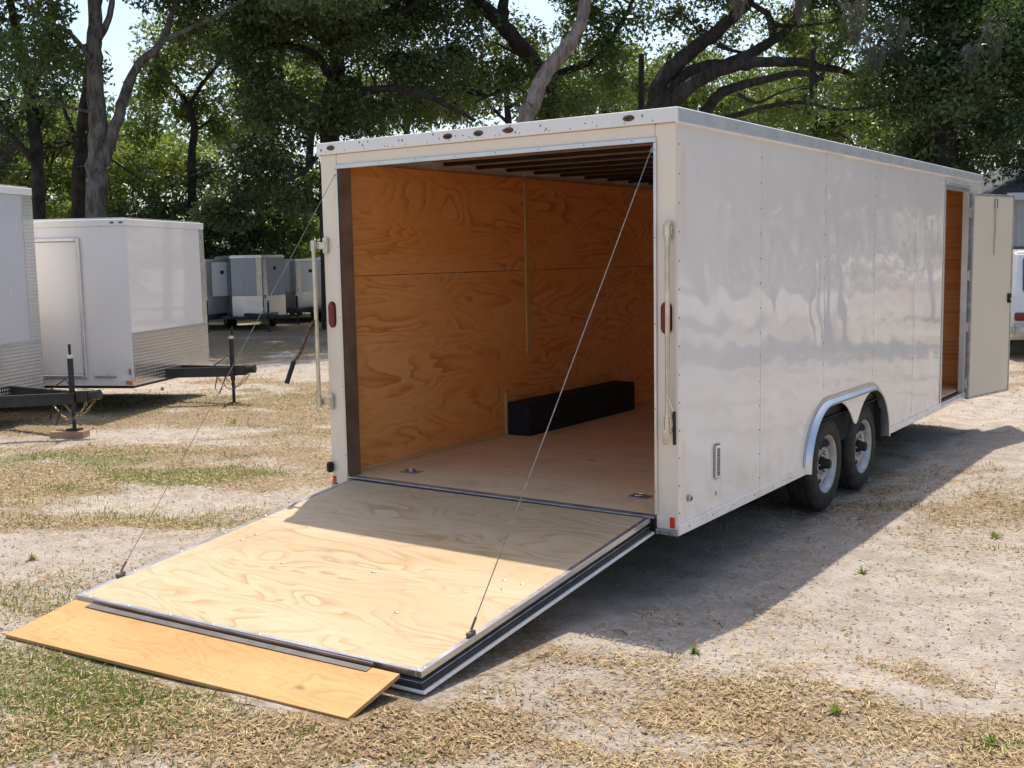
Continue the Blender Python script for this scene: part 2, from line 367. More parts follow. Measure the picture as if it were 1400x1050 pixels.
# ------------------------------------------------------------------ the big white trailer
W, L, HB, HT, FL = 2.58, 7.09, .367, 2.653, .452
T = empty('cargo_trailer', (0, 0, 0))
tag(T, 'large white enclosed cargo trailer with its rear ramp and side door open', 'trailer')
YC = (2.514, 3.364); WR = .345
ARC0, ARC1, ARCZ = 1.95, 3.80, .805
def arch(y):
    if y <= ARC0 or y >= ARC1: return HB
    e = .44
    if y < ARC0+e: return HB+.005+(ARCZ-HB)*math.sqrt(max(0, 1-((ARC0+e-y)/e)**2))
    if y > ARC1-e: return HB+.005+(ARCZ-HB)*math.sqrt(max(0, 1-((y-ARC1+e)/e)**2))
    return ARCZ
rs = np.random.RandomState(3)
def wall_panel(y0, y1, x, sgn, bot, top, parent, name='side_panel', amp=.0036, mat='white'):
    """a thin sheet with the slight oil-canning of riveted aluminium"""
    cols = 26; ys = sorted(set([y0+(y1-y0)*i/cols for i in range(cols+1)]+[y for y in (ARC0-1e-4, ARC0+1e-3, ARC0+.01, ARC0+.03, ARC0+.06, ARC1-.06, ARC1-.03, ARC1-.01, ARC1-1e-3, ARC1+1e-4) if y0 < y < y1]))
    rows = 44; ph = rs.rand(12)*6.28; wv = rs.rand(6)*.6+.7
    vs_ = []; nr = rows+1
    for y in ys:
        b = bot(y); u = (y-y0)/(y1-y0)
        for j in range(nr):
            z = b+(top-b)*j/rows; v = (z-HB)/(HT-HB)
            edge = min(1, u/.10)*min(1, (1-u)/.10)*min(1, (top-z)/.12)*min(1, max(0, z-b)/.1)
            dsp = (math.sin(3.1*u*wv[0]*2+ph[0]+1.7*v)*.5+math.sin(9*v*wv[1]+ph[1]+2*u)*.55+math.sin(17*v*wv[2]+ph[2]+13*u)*.26+math.sin(13*u*wv[3]+ph[3]+6*v)*.30+math.sin(27*v+24*u+ph[4])*.11+math.sin(31*v-21*u+ph[5])*.09)
            vs_.append((x+sgn*amp*edge*dsp, y, z))
    n0 = len(vs_); th = .004
    mb = MB()
    fs = [(i*nr+j, (i+1)*nr+j, (i+1)*nr+j+1, i*nr+j+1) for i in range(len(ys)-1) for j in range(nr-1)]
    back = [(x-sgn*th-sgn*.003, p[1], p[2]) for p in vs_]
    fb = [(n0+b_, n0+a_, n0+d_, n0+c_) for a_, b_, c_, d_ in fs]
    rim = []
    m = len(ys)
    loop = [i*nr for i in range(m)]+[(m-1)*nr+j for j in range(1, nr)]+[i*nr+nr-1 for i in range(m-2, -1, -1)]+[j for j in range(nr-2, 0, -1)]
    rim = [(loop[k], loop[(k+1) % len(loop)], n0+loop[(k+1) % len(loop)], n0+loop[k]) for k in range(len(loop))]
    mb.add(vs_+back, fs+fb+rim)
    return mb.build(name, mat, parent, smooth=True)
seams = [.0, 1.15, 2.30, 3.45, 4.60, 5.56]
DY0, DY1, DZ0, DZ1 = 5.60, 6.50, .385, 2.45
zt = 2.572
G = .0025
for i in range(5):
    wall_panel(seams[i]+G+(.012 if i == 0 else 0), seams[i+1]-G, W, 1, lambda y: max(arch(y), HB+.055 if arch(y) <= HB+.06 else 0), zt, T, amp=(.0036, .0036, .0026, .002, .0017)[i])
wall_panel(6.545, L-.03, W, 1, lambda y: HB+.055, zt, T, amp=.001)
MB().box(W-.006, W, 5.562, 6.543, DZ1+.045, zt).build('side_panel', 'white', T)
MB().box(W-.006, W, 5.562, 6.543, HB+.055, HB+.03).build('door_sill_panel', 'white', T)
for i in range(6):                                                       # left side skin
    a, b = L*i/6+G, L*(i+1)/6-G
    wall_panel(a+(.012 if i == 0 else 0), b, 0, -1, lambda y: max(arch(y), HB+.055 if arch(y) <= HB+.06 else 0), zt, T)
MB().box(.005, W-.005, L-.03, L, HB, zt).build('front_panel', 'white', T)
# lower side rail and bolts
for sx, x in ((1, W), (-1, 0)):
    for a, b in ((.0, ARC0-.015), (ARC1+.015, L)):
        MB().box(min(x, x+sx*.012)-.004, max(x, x+sx*.012), a, b, HB, HB+.058).build('bottom_rail', 'white', T, .003)
# roof
mb = MB(); rows = 14; vs_ = []; ny_ = 30
for j in range(ny_+1):
    for i in range(rows+1):
        u = i/rows; y = .02+(L-.04)*j/ny_
        vs_.append((.02+(W-.04)*u, y, HT+.001+min(1, j/2, (ny_-j)/2)*(.022*math.sin(math.pi*u)+.003*math.sin(j*1.7+u*3))))
mb.add(vs_, [(j*(rows+1)+i, j*(rows+1)+i+1, (j+1)*(rows+1)+i+1, (j+1)*(rows+1)+i) for j in range(ny_) for i in range(rows)])
MB.add(mb, [(.02, .02, HT-.03), (W-.02, .02, HT-.03), (W-.02, L-.02, HT-.03), (.02, L-.02, HT-.03)], [(3, 2, 1, 0)])
mb.build('roof', 'alu', T, smooth=True)
for x0, x1 in ((W-.02, W+.014), (-.014, .02)):
    mb = MB().box(x0, x1, -.012, L+.012, zt+.004, HT); mb.build('roof_rail', 'rail_grey' if x0 > 1 else 'white', T, .006)
    (MB().box(W-.004, W+.019, -.016, L+.016, zt-.004, zt+.006) if x0 > 1 else MB().box(-.019, .004, -.016, L+.016, zt-.004, zt+.006)).build('drip_edge', 'white', T, .002)
MB().box(-.014, W+.014, -.022, -.0122, zt+.004, HT-.001).build('rear_cap', 'white', T, .003)
MB().box(.0205, W-.0205, -.012, .03, zt+.004, HT-.004).build('rear_cap_filler', 'white', T)
MB().box(.02, W-.02, L-.005, L+.01, zt+.004, HT).build('front_cap', 'white', T, .003)
# rear frame
OX0, OX1, OZ1 = .148, 2.452, 2.492
for x0, x1, s in ((0, OX0, 1), (OX1, W, -1)):
    MB().box(x0+.001, x1-.001, -.004, .11, HB+.028, zt+.003).build('rear_post', 'bounce_white', T, .006, seg=2)
    MB().box(x0-.003, x1+.003, -.008, .10, HB-.004, HB+.026).build('corner_plate', 'alu_dull', T, .003)
MB().box(OX0, OX1, -.003, .10, OZ1, zt+.003).build('header', 'bounce_white', T, .004)
MB().box(OX0-.01, OX1+.01, -.012, -.0032, OZ1-.012, OZ1+.016).build('header_trim', 'alu', T, .003)
MB().box(OX1-.006, OX1+.012, -.014, -.0042, FL+.02, OZ1-.0125).build('jamb_trim', 'alu', T, .003)
MB().box(OX0-.012, OX0+.006, -.014, -.0042, FL+.02, OZ1-.0125).build('jamb_trim', 'alu', T, .003)
MB().box(OX0+.0005, OX0+.007, .0, .1095, FL, OZ1-.001).build('jamb_liner', 'brown_jamb', T)
MB().box(OX1-.007, OX1-.0005, .0, .1095, FL, OZ1-.001).build('jamb_liner', 'brown_jamb', T)
MB().box(.061, OX0-.001, .1105, .125, FL, 2.52).build('jamb_liner', 'brown_jamb', T)
MB().box(OX1+.001, W-.061, .1105, .125, FL, 2.52).build('jamb_liner', 'brown_jamb', T)
MB().box(OX0, OX1, -.002, .09, HB-.002, FL-.006).build('rear_sill', 'black_steel', T, .004)
MB().box(OX0+.01, OX1-.01, -.012, .055, FL-.0055, FL+.004).build('sill_plate', 'alu_dull', T, .002)
MB().tube([(OX0+.03, -.022, FL-.022), (OX1-.03, -.022, FL-.022)], .017, 10).build('ramp_hinge', 'black_steel', T, smooth=True)
# marker light leftovers on the rear cap
for x in (.117, 1.079, 1.308, 1.523, 2.306):
    n = 16; mb = MB()
    def ell(a, b, y): return [(x+a*math.cos(2*math.pi*k/n), y, 2.615+b*math.sin(2*math.pi*k/n)) for k in range(n)]
    mb.add(ell(.036, .017, -.0222)+ell(.030, .013, -.030), [tuple(range(2*n-1, n-1, -1))]+[(k, (k+1) % n, n+(k+1) % n, n+k) for k in range(n)])
    p = mb.build('marker_lamp_base', 'rust', T, smooth=True)
    MB().tube([(x-.008, -.0305, 2.617), (x-.008, -.034, 2.615)], .006, 8).build('screw', 'black_matte', p)
    MB().tube([(x+.010, -.0305, 2.613), (x+.010, -.034, 2.612)], .005, 8).build('screw', 'black_matte', p)
# rivets: seams, rails, frame
mb = MB()
def rivet(p, d, r=.0055):
    p = Vector(p); d = Vector(d); a = d.orthogonal().normalized(); b = d.cross(a)
    mb.add([p+(a*math.cos(k*1.0472)+b*math.sin(k*1.0472))*r for k in range(6)]+[p+d*.004], [(k, (k+1) % 6, 6) for k in range(6)])
for y in (.025, 1.14, 2.29, 3.44, 4.59):
    z = HB+.12
    while z < zt-.04:
        if z > arch(y)+.03 and z > arch(y+.02)+.03: rivet((W, y, z), (1, 0, 0), .006)
        z += .152
y = .12
while y < L-.1:
    rivet((W+.014, y, zt+.03), (1, 0, 0), .005)
    if not ARC0-.05 < y < ARC1+.05: rivet((W+.012, y, HB+.03), (1, 0, 0), .0055)
    y += .305
for x in np.arange(.07, 2.56, .17): rivet((x, -.022, zt+.02), (0, -1, 0), .004)
for x in np.arange(.22, 2.4, .30): rivet((x, -.012, OZ1+.003), (0, -1, 0), .004)
for z in np.arange(.6, 2.5, .46): rivet((OX1+.003, -.014, z), (0, -1, 0), .004); rivet((OX0-.004, -.014, z), (0, -1, 0), .004)
for x in (2.475, 2.535, .045, .105): rivet((x, -.008, HB+.012), (0, -1, 0), .007)
tag(mb.build('rivets', 'steel_dark', T), kind='stuff')
# rust drips and chips on the rear cap
mb = MB()
for x in list(rs.uniform(.03, 2.55, 26)):
    z = 2.585+rs.rand()*.05; a, b = .003+.004*rs.rand(), .004+.012*rs.rand()
    mb.add([(x-a, -.0228, z), (x+a, -.0228, z-b*.2), (x+a*.6, -.0228, z+b), (x-a*.7, -.0228, z+b*.8)], [(0, 1, 2, 3)])
tag(mb.build('rust_chips', 'rust', T), kind='stuff')

# interior: walls, floor, ceiling
ys = [.195, 2.287, 4.62, 6.99]
NY0, NY1, NZ = 1.97, 3.72, .702
def sheet_poly(poly, x0, x1):
    n = len(poly)
    return MB().add([(x0, y, z) for y, z in poly]+[(x1, y, z) for y, z in poly], [tuple(range(n-1, -1, -1)), tuple(range(n, 2*n))]+[(i, (i+1) % n, n+(i+1) % n, n+i) for i in range(n)])
def wall_sheet(a, b, z0, z1, x0, x1):
    p = [(a, z0)]; n0, n1 = max(a, NY0), min(b, NY1)
    if z0 < NZ and n0 < n1:
        if n0 > a: p += [(n0, z0), (n0, NZ)]
        else: p = [(a, NZ)]
        if n1 < b: p += [(n1, NZ), (n1, z0), (b, z0)]
        else: p += [(b, NZ)]
    else: p += [(b, z0)]
    p += [(b, z1), (a, z1)]
    sheet_poly(p, x0, x1).build('plywood_sheet', 'ply_wall', T, .001)
for a, b in zip(ys[:-1], ys[1:]):
    for z0, z1 in ((FL+.002, 1.782), (1.786, 2.535)):
        dx = rs.rand()*.002
        wall_sheet(a+.002, b-.002, z0, z1, .044, .060+dx)
        if b < 5: wall_sheet(a+.002, b-.002, z0, z1, W-.060-dx, W-.044)
for z0, z1 in ((FL+.002, 1.782), (1.786, 2.535)):
    MB().box(W-.060, W-.044, 4.622, 5.585, z0, z1).build('plywood_sheet', 'ply_wall', T, .001)
    MB().box(W-.060, W-.044, 6.52, 6.985, z0, z1).build('plywood_sheet', 'ply_wall', T, .001)
    for a, b in ((.062, 1.288), (1.292, W-.062)):
        MB().box(a, b, 6.99, 7.005, z0, z1).build('plywood_sheet', 'ply_wall', T, .001)
MB().box(.0605, .086, .128, .193, FL+.002, 2.53).build('batten', 'ply_batten', T, .002)
MB().box(.0645, .078, 2.262, 2.315, 1.09, 2.50).build('batten', 'ply_batten', T, .002)
MB().box(.0645, .078, 4.60, 4.65, .47, 2.50).build('batten', 'ply_batten', T, .002)
MB().box(.0645, .072, .2, 6.98, 2.45, 2.53).build('top_batten', 'ply_wall', T, .002)
fy = [.056]+[1.22*i for i in range(1, 6)]+[6.985]
for a, b in zip(fy[:-1], fy[1:]):
    a += .0015; b -= .0015; n0, n1 = max(a, NY0), min(b, NY1); e0, e1, i0, i1 = .062, W-.062, .286, W-.286
    if n0 < n1:
        pl = ([(e0, a), (e1, a), (e1, n0), (i1, n0)] if n0 > a else [(i0, a), (i1, a)])+([(i1, n1), (e1, n1), (e1, b), (e0, b), (e0, n1), (i0, n1)] if n1 < b else [(i1, b), (i0, b)])+([(i0, n0), (e0, n0)] if n0 > a else [])
    else: pl = [(e0, a), (e1, a), (e1, b), (e0, b)]
    MB().prism(pl, FL-.018, FL).build('floor_sheet', 'ply_floor', T)
MB().box(.0605, .078, .20, 1.935, FL+.001, FL+.022).build('floor_batten', 'ply_batten', T, .002)
MB().box(.03, W-.03, .15, 6.99, 2.600, 2.612).build('ceiling_liner', 'ceiling', T)
for k in range(16):
    y = .42+.405*k
    if y < 6.9: MB().box(.05, W-.05, y, y+.042, 2.573, 2.5985).build('roof_bow', 'black_matte', T, .003)
for s in (0, 1):                                                          # wheel boxes
    x0, x1 = (.0655, .29) if s == 0 else (W-.29, W-.0655)
    MB().box(x0, x1, 1.96, 3.735, FL+.001, .716).build('wheel_box', 'carpet', T, .012, seg=2)
    MB().box(x0, x0+.016, 1.935, 1.958, FL+.001, .79).build('wheel_box_trim', 'ply_batten', T, .002) if s == 0 else None
    MB().box(.0645, .070, 1.96, 3.75, .717, .80).build('wheel_box_trim', 'ply_wall', T, .001) if s == 0 else None
# wheel wells below the floor
for m_ in (0, 1):
    fx = lambda a, b: (a, b) if m_ == 0 else (W-b, W-a)
    MB().box(*fx(.272, .284), NY0+.001, NY1-.001, HB-.08, .701).build('wheel_well_liner', 'black_matte', T)
    MB().box(*fx(.008, .2715), NY0+.001, NY1-.001, .693, .701).build('wheel_well_liner', 'black_matte', T)
    MB().box(*fx(.030, .042), NY0-.07, NY1-.001, .7035, .84).build('wheel_well_liner', 'black_matte', T)
    MB().box(*fx(.008, .2715), NY0+.001, NY0+.012, HB, .6925).build('wheel_well_liner', 'black_matte', T)
    MB().box(*fx(.008, .2715), NY1-.012, NY1-.001, HB, .6925).build('wheel_well_liner', 'black_matte', T)
    MB().box(*fx(.030, .042), NY1, ARC1+.05, HB, .84).build('wheel_well_liner', 'black_matte', T)
    MB().box(*fx(.030, .042), ARC0-.04, NY0, HB, .701).build('wheel_well_liner', 'black_matte', T)
# tie-down rings
for x, y in ((.41, .335), (2.12, .425)):
    p = MB().box(x-.065, x+.065, y-.05, y+.05, FL+.0005, FL+.005).build('tie_down_plate', 'alu_dull', T, .002)
    pts = [(x+.035*math.cos(t), y+.028*math.sin(t), FL+.012) for t in np.linspace(0, 2*math.pi, 17)]
    MB().tube(pts, .005, 6, False).build('ring', 'chrome', p, smooth=True)
    MB().tube([(x+.02*math.cos(t), y+.02*math.sin(t), FL+.0055) for t in np.linspace(0, 2*math.pi, 13)], .008, 4, False).build('cup', 'black_matte', p)
# chassis
for x in (.42, W-.46):
    MB().box(x, x+.05, .1, L-.05, .255, HB-.004).build('chassis_rail', 'black_steel', T, .004)
for k in range(16):
    yk = .2+.44*k; xk = .3 if NY0-.06 < yk < NY1+.02 else .03
    MB().box(xk, W-xk, yk, yk+.04, HB-.003, HB+.045).build('cross_member', 'black_steel', T)
for xk, ya, yb in ((.05, .1, NY0-.002), (.29, NY0-.001, NY1+.001), (.05, NY1+.002, L-.05)): MB().box(xk, W-xk, ya, yb, HB+.046, FL-.019).build('underfloor', 'black_matte', T)
for y in YC: MB().tube([(.3, y, WR), (W-.3, y, WR)], .04, 10).build('axle', 'black_steel', T, smooth=True)
for s in (-1, 1): MB().bar((W/2+s*.75, L-.6, .29), (W/2, L+1.25, .29), .06, .11).build('tongue_beam', 'black_steel', T)
MB().tube([(W/2, L+.95, .02), (W/2, L+.95, .95)], .035, 10).build('jack', 'black_steel', T, smooth=True)
MB().box(W/2-.07, W/2+.07, L+.88, L+1.02, .0, .022).build('jack_foot', 'black_steel', T)
MB().box(W/2-.05, W/2+.05, L+1.2, L+1.5, .27, .36).build('coupler', 'black_steel', T, .01)

# wheels
def make_wheel(parent, xo, yc, sgn, r=WR, wd=.205, rimr=.205):
    """xo is the outer sidewall plane; sgn +1 means the outer side faces +X"""
    hub = empty('wheel', (xo, yc, r)); hub.parent = parent
    if sgn < 0: hub.rotation_euler = (0, 0, math.pi)
    k = r/.345
    prof = [(-.012, rimr), (.0, rimr+.012), (.004, rimr+.04), (.006, rimr+.07), (.004, r-.045), (-.004, r-.022), (-.016, r-.008), (-.028, r-.001), (-.05, r), (-.052, r-.007), (-.060, r-.007), (-.062, r), (-.095, r+.001), (-.097, r-.007), (-.108, r-.007), (-.110, r+.001), (-.142, r), (-.144, r-.007), (-.153, r-.007), (-.155, r), (-.177, r-.001), (-.19, r-.01), (-.203, r-.035), (-.205, rimr+.05), (-.195, rimr)]
    ty = MB().lathe_x(prof, (0, 0, 0), 56).build('tyre', 'rubber', hub, smooth=True)
    rp = [(-.19, rimr-.002), (-.15, rimr-.028), (-.06, rimr-.028), (-.022, rimr-.012), (-.006, rimr+.008), (-.002, rimr+.012), (-.006, rimr+.002), (-.020, rimr-.014), (-.038, rimr-.024), (-.058, rimr-.030)]
    MB().lathe_x(rp, (0, 0, 0), 48).build('rim', 'rim', hub, smooth=True)
    n = 64; rings = [(-.058, rimr-.030), (-.050, rimr-.045), (-.042, rimr-.058), (-.036, rimr-.072), (-.032, rimr-.086), (-.036, .100), (-.048, .088), (-.05, .055)]
    vs_ = [(x, rr*math.cos(2*math.pi*j/n), rr*math.sin(2*math.pi*j/n)) for x, rr in rings for j in range(n)]
    fs = []
    for i in range(len(rings)-1):
        for j in range(n):
            if i in (1, 2, 3) and (j % 8) in ((2, 3, 4) if i == 2 else (2, 3, 4)): continue
            fs.append((i*n+j, (i+1)*n+j, (i+1)*n+(j+1) % n, i*n+(j+1) % n))
    MB().add(vs_, fs).build('disc', 'rim', hub, smooth=True)
    MB().lathe_x([(-.12, rimr-.03), (-.12, .002)], (0, 0, 0), 24).build('brake_drum', 'black_matte', hub)
    MB().lathe_x([(-.05, .050), (-.03, .049), (-.028, .040), (.016, .036), (.022, .030), (.023, .001)], (0, 0, 0), 24).build('hub_cap', 'black_matte', hub, smooth=True)
    for q in range(6):
        a = q*math.pi/3; MB().lathe_x([(-.05, .010), (-.028, .010), (-.025, .006), (-.025, .0005)], (0, .078*math.cos(a), .078*math.sin(a)), 6).build('lug_nut', 'chrome', hub)
    return hub
for y in YC:
    make_wheel(T, W-.035, y, 1); make_wheel(T, .035, y, -1)
# fender arch
def arch_pts(off=0.0, n=14):
    e = .44; p = []
    for k in range(n+1):
        t = math.pi/2*k/n; p.append((ARC0+e-(e+off)*math.cos(t), HB+.005+(ARCZ-HB+off)*math.sin(t)))
    for k in range(n+1):
        t = math.pi/2*(1-k/n); p.append((ARC1-e+(e+off)*math.cos(t), HB+.005+(ARCZ-HB+off)*math.sin(t)))
    return p
for sx, xw in ((1, W), (-1, 0)):
    inn, mid_, out = arch_pts(-.014), arch_pts(.002), arch_pts(.046); n = len(inn)
    sec = lambda i: [(xw+sx*.003, *out[i]), (xw+sx*.009, *out[i]), (xw+sx*.011, *arch_pts(.022)[i]), (xw+sx*.020, *arch_pts(.016)[i]), (xw+sx*.046, *mid_[i]), (xw+sx*.049, *arch_pts(-.004)[i]), (xw+sx*.043, *inn[i]), (xw-sx*.02, *inn[i])]
    secs = [sec(i) for i in range(n)]; k = 8
    mb = MB().add([p for s_ in secs for p in s_], [(i*k+j, (i+1)*k+j, (i+1)*k+j+1, i*k+j+1) for i in range(n-1) for j in range(k-1)]+[tuple(range(k)), tuple((n-1)*k+j for j in range(k-1, -1, -1))])
    fen = mb.build('fender', 'alu', T, smooth=True)
    mb = MB(); cols = 40; rowa = []; rowb = []
    for c in range(cols+1):
        y = YC[0]-.10+(YC[1]-YC[0]+.20)*c/cols
        Ra = .452
        f = lambda yc: WR+math.sqrt(max(0, Ra*Ra-(y-yc)**2)) if abs(y-yc) < Ra else WR
        b = max(f(YC[0]), f(YC[1])); bb = .585
        h_ = b-bb; b = bb+.5*(h_+math.sqrt(h_*h_+.0016))
        tz = arch(y)-.008
        rowa.append((y, min(b, tz-.004))); rowb.append((y, tz))
    vs_ = [(xw+sx*.034, y, z) for y, z in rowa]+[(xw+sx*.034, y, z) for y, z in rowb]+[(xw+sx*.026, y, z) for y, z in rowa]+[(xw+sx*.026, y, z) for y, z in rowb]
    q = cols+1
    mb.add(vs_, [(i, i+1, q+i+1, q+i) for i in range(cols)]+[(2*q+i+1, 2*q+i, 3*q+i, 3*q+i+1) for i in range(cols)]+[(i+1, i, 2*q+i, 2*q+i+1) for i in range(cols)]+[(q+i, q+i+1, 3*q+i+1, 3*q+i) for i in range(cols)])
    mb.build('wheel_skirt', 'white', T, smooth=True)
    mbr = MB()
    for i in range(1, n-1, 2):
        y, z = arch_pts(.034)[i]; mbr.lathe_x([(xw+sx*.009, .006), (xw+sx*.013, .004), (xw+sx*.0135, .0005)], (0, y, z), 6)
    tag(mbr.build('fender_rivets', 'alu_dull', fen), kind='stuff')
# vent and side marker on the side wall
v = MB().box(W+.0045, W+.016, .455, .535, .60, .80).build('vent', 'white', T, .012, seg=2)
for k in range(13):
    MB().hexa([(W+.0155, .475, .620+.0125*k), (W+.0155, .515, .620+.0125*k), (W+.0155, .515, .626+.0125*k), (W+.0155, .475, .626+.0125*k),
               (W+.0185, .475, .618+.0125*k), (W+.0185, .515, .618+.0125*k), (W+.0185, .515, .622+.0125*k), (W+.0185, .475, .622+.0125*k)]).build('louvre', 'black_matte', v)
p = MB().lathe_x([(W+.0, .018), (W+.012, .018), (W+.018, .012), (W+.018, .001)], (0, .14, .55), 16).build('side_marker', 'alu_dull', T, smooth=True)
MB().lathe_x([(W+.019, .010), (W+.020, .001)], (0, .14, .55), 10).build('socket', 'black_matte', p)
MB().box(W+.001, W+.004, .488, .492, .50, .525).build('drip_mark', 'rust', T)
# tail lamps, reflectors, bumpers
def stadium(xc, zc, wdt, hgt, y, n=10):
    r = wdt/2; s = hgt/2-r
    return [(xc+r*math.cos(math.pi*k/n), y, zc+s+r*math.sin(math.pi*k/n)) for k in range(n+1)]+[(xc-r*math.cos(math.pi*k/n), y, zc-s-r*math.sin(math.pi*k/n)) for k in range(n+1)]
def stad(xc, zc, wd, hg, y0, y1, name, mat, par, dome=.0):
    a = stadium(xc, zc, wd, hg, y0); b = stadium(xc, zc, wd, hg, y1); c = stadium(xc, zc, wd*.7, hg*.88, y1-dome); n = len(a)
    return MB().add(a+b+c, [(i, (i+1) % n, n+(i+1) % n, n+i) for i in range(n)]+[(n+i, n+(i+1) % n, 2*n+(i+1) % n, 2*n+i) for i in range(n)]+[tuple(range(2*n, 3*n)), tuple(range(n-1, -1, -1))]).build(name, mat, par, smooth=True)
for xc, zc in ((.062, 1.536), (2.520, 1.552)):
    b = stad(xc, zc, .066, .172, -.0045, -.010, 'tail_lamp', 'black_matte', T)
    l = stad(xc, zc, .056, .160, -.0105, -.016, 'lens', 'red_lens', b, .008)
    for dz in (-.045, 0, .045): MB().box(xc-.02, xc+.02, -.0265, -.0245, zc+dz-.002, zc+dz+.002).build('lens_rib', 'red_reflector', l) if False else None
for xc, zc in ((.026, .418), (2.552, .437)):
    MB().box(xc-.015, xc+.015, -.009, -.0045, zc-.03, zc+.03).build('reflector', 'red_reflector', T, .001)
b = MB().box(-.012, .03, -.05, -.0045, .475, .545).build('rubber_bumper', 'rubber', T, .01, seg=2)
# lock rods with handles
def rod(xr, yr, z0, z1, xm, name='lock_rod'):
    r = MB().tube([(xr, yr, z0), (xr, yr, z1)], .0135, 12).build(name, 'chrome', T, smooth=True)
    for z in (z0+.03, z1-.03):
        MB().box(min(xr, xm)-.002, max(xr, xm)+.02, yr+.012, yr+.022, z-.022, z+.022).build('bracket', 'chrome', r, .003)
        MB().box(xm-.012, xm+.024, min(yr+.0225, -.012), -.0045, z-.05, z+.05).build('bracket_plate', 'chrome', r, .004)
        MB().tube([(xr, yr, z-.035), (xr, yr, z+.035)], .019, 12).build('sleeve', 'chrome', r, smooth=True)
    return r
r1 = rod(-.040, -.055, .925, 2.02, .03)
MB().bar((-.045, -.06, 1.50), (-.075, -.10, 1.42), .012, .03, (0, 1, 0)).build('lever', 'rust', r1, .003)
MB().tube([(-.052, -.07, 1.49), (-.075, -.11, 1.40), (-.105, -.155, 1.28), (-.125, -.19, 1.235)], .011, 8).build('lever', 'rust', r1, smooth=True)
MB().tube([(-.125, -.19, 1.235), (-.155, -.235, 1.09)], .016, 10).build('grip', 'rubber', r1, smooth=True)
r2 = rod(2.545, -.045, .955, 2.045, 2.530)
MB().tube([(2.552, -.062, 1.50), (2.553, -.070, 1.30), (2.556, -.072, 1.16), (2.590, -.066, 1.06), (2.593, -.064, .98)], .006, 8).build('lever', 'chrome', r2, smooth=True)
MB().tube([(2.593, -.064, 1.06), (2.594, -.063, .88)], .010, 8).build('grip', 'rubber', r2, smooth=True)
MB().box(2.528, 2.562, -.075, -.058, .88, .955).build('latch', 'chrome', r2, .004)

# side door, swung open
MB().box(W-.05, W+.010, 5.565, 5.598, HB+.031, DZ1+.044).build('door_frame', 'alu', T, .003)
MB().box(W-.05, W+.010, 6.502, 6.540, HB+.031, DZ1+.044).build('door_frame', 'alu', T, .003)
MB().box(W-.05, W+.010, 5.5985, 6.5015, DZ1+.002, DZ1+.044).build('door_frame', 'alu', T, .003)
MB().box(W-.06, W+.014, 5.5985, 6.5015, HB+.031, HB+.05).build('door_sill', 'alu_dull', T, .003)
MB().box(W+.0145, W+.03, 5.56, 6.545, DZ1+.046, DZ1+.066).build('drip_cap', 'alu', T, .004)
hx, hy = W+.035, 6.555; ex, ey = 2.825, 7.475
dd = Vector((ex-hx, ey-hy, 0)).normalized(); dn = Vector((dd.y, -dd.x, 0)); dl = .94
def dp(u, n_, z): return Vector((hx, hy, z))+dd*u+dn*n_
def dbox(u0, u1, n0, n1, z0, z1): return MB().hexa([dp(u0, n0, z0), dp(u1, n0, z0), dp(u1, n1, z0), dp(u0, n1, z0), dp(u0, n0, z1), dp(u1, n0, z1), dp(u1, n1, z1), dp(u0, n1, z1)])
door = dbox(.02, dl-.02, -.03, .006, .375, 2.425).build('side_door', 'door_inner', T, .002, label='open beige inner face of the side door')
for u0, u1, z0, z1 in ((0, .0198, .355, 2.445), (dl-.0198, dl, .355, 2.445), (.02, dl-.02, .355, .3748), (.02, dl-.02, 2.4252, 2.445)):
    dbox(u0, u1, -.034, .012, z0, z1).build('edge_trim', 'alu_dull', door, .002)
dbox(dl-.10, dl-.035, .0065, .03, 1.31, 1.41).build('latch', 'black_matte', door, .006)
dbox(dl-.085, dl-.05, .0305, .045, 1.34, 1.365).build('latch_knob', 'chrome', door, .004)
dbox(.47, .51, .0065, .03, 2.30, 2.40).build('stay_bracket', 'chrome', door, .004)
MB().tube([dp(.49, .018, 2.30), dp(.482, .016, 1.82)], .005, 6).build('stay_rod', 'alu_dull', door)
for z in (.52, 1.10, 1.62, 2.25):
    MB().tube([(W+.018, 6.552, z-.05), (W+.018, 6.552, z+.05)], .011, 10).build('hinge', 'alu', T, smooth=True)
    MB().box(W+.0105, W+.028, 6.505, 6.56, z-.04, z+.04).build('hinge_leaf', 'alu', T, .002)

# ramp door
RH = (Vector((.205, -.045, .4495)), Vector((2.430, -.030, .4545)))      # hinge edge, left and right
RE = (Vector((.155, -2.065, .190)), Vector((2.385, -1.955, .200)))      # far edge
rn = (RH[1]-RH[0]).cross(RE[0]-RH[0]).normalized()
if rn.z < 0: rn = -rn
RW, RL = 2.225, 1.96
def rp(x, s, n_):              # x across from the left edge, s down the ramp, n_ above its face, in metres
    u, v_ = x/RW, s/RL
    return (RH[0]*(1-u)+RH[1]*u)*(1-v_)+(RE[0]*(1-u)+RE[1]*u)*v_+rn*n_
def rbox(x0, x1, s0, s1, n0, n1): return MB().hexa([rp(x0, s0, n0), rp(x1, s0, n0), rp(x1, s1, n0), rp(x0, s1, n0), rp(x0, s0, n1), rp(x1, s0, n1), rp(x1, s1, n1), rp(x0, s1, n1)])
ramp = rbox(.02, RW-.02, .02, RL-.02, -.05, -.020).build('ramp_door', 'black_steel', T)
tag(ramp, 'ramp door lowered from the rear of the trailer to the ground')
rbox(.029, RW-.029, .012, RL-.021, -.0195, 0.).build('plywood_sheet', 'ply_ramp', ramp)
for x0, x1, s0, s1 in ((.0, .0285, .0, RL), (RW-.0285, RW, .0, RL), (.029, RW-.029, RL-.0205, RL)):
    rbox(x0, x1, s0, s1, -.027, .003).build('edge_trim', 'alu', ramp, .002)
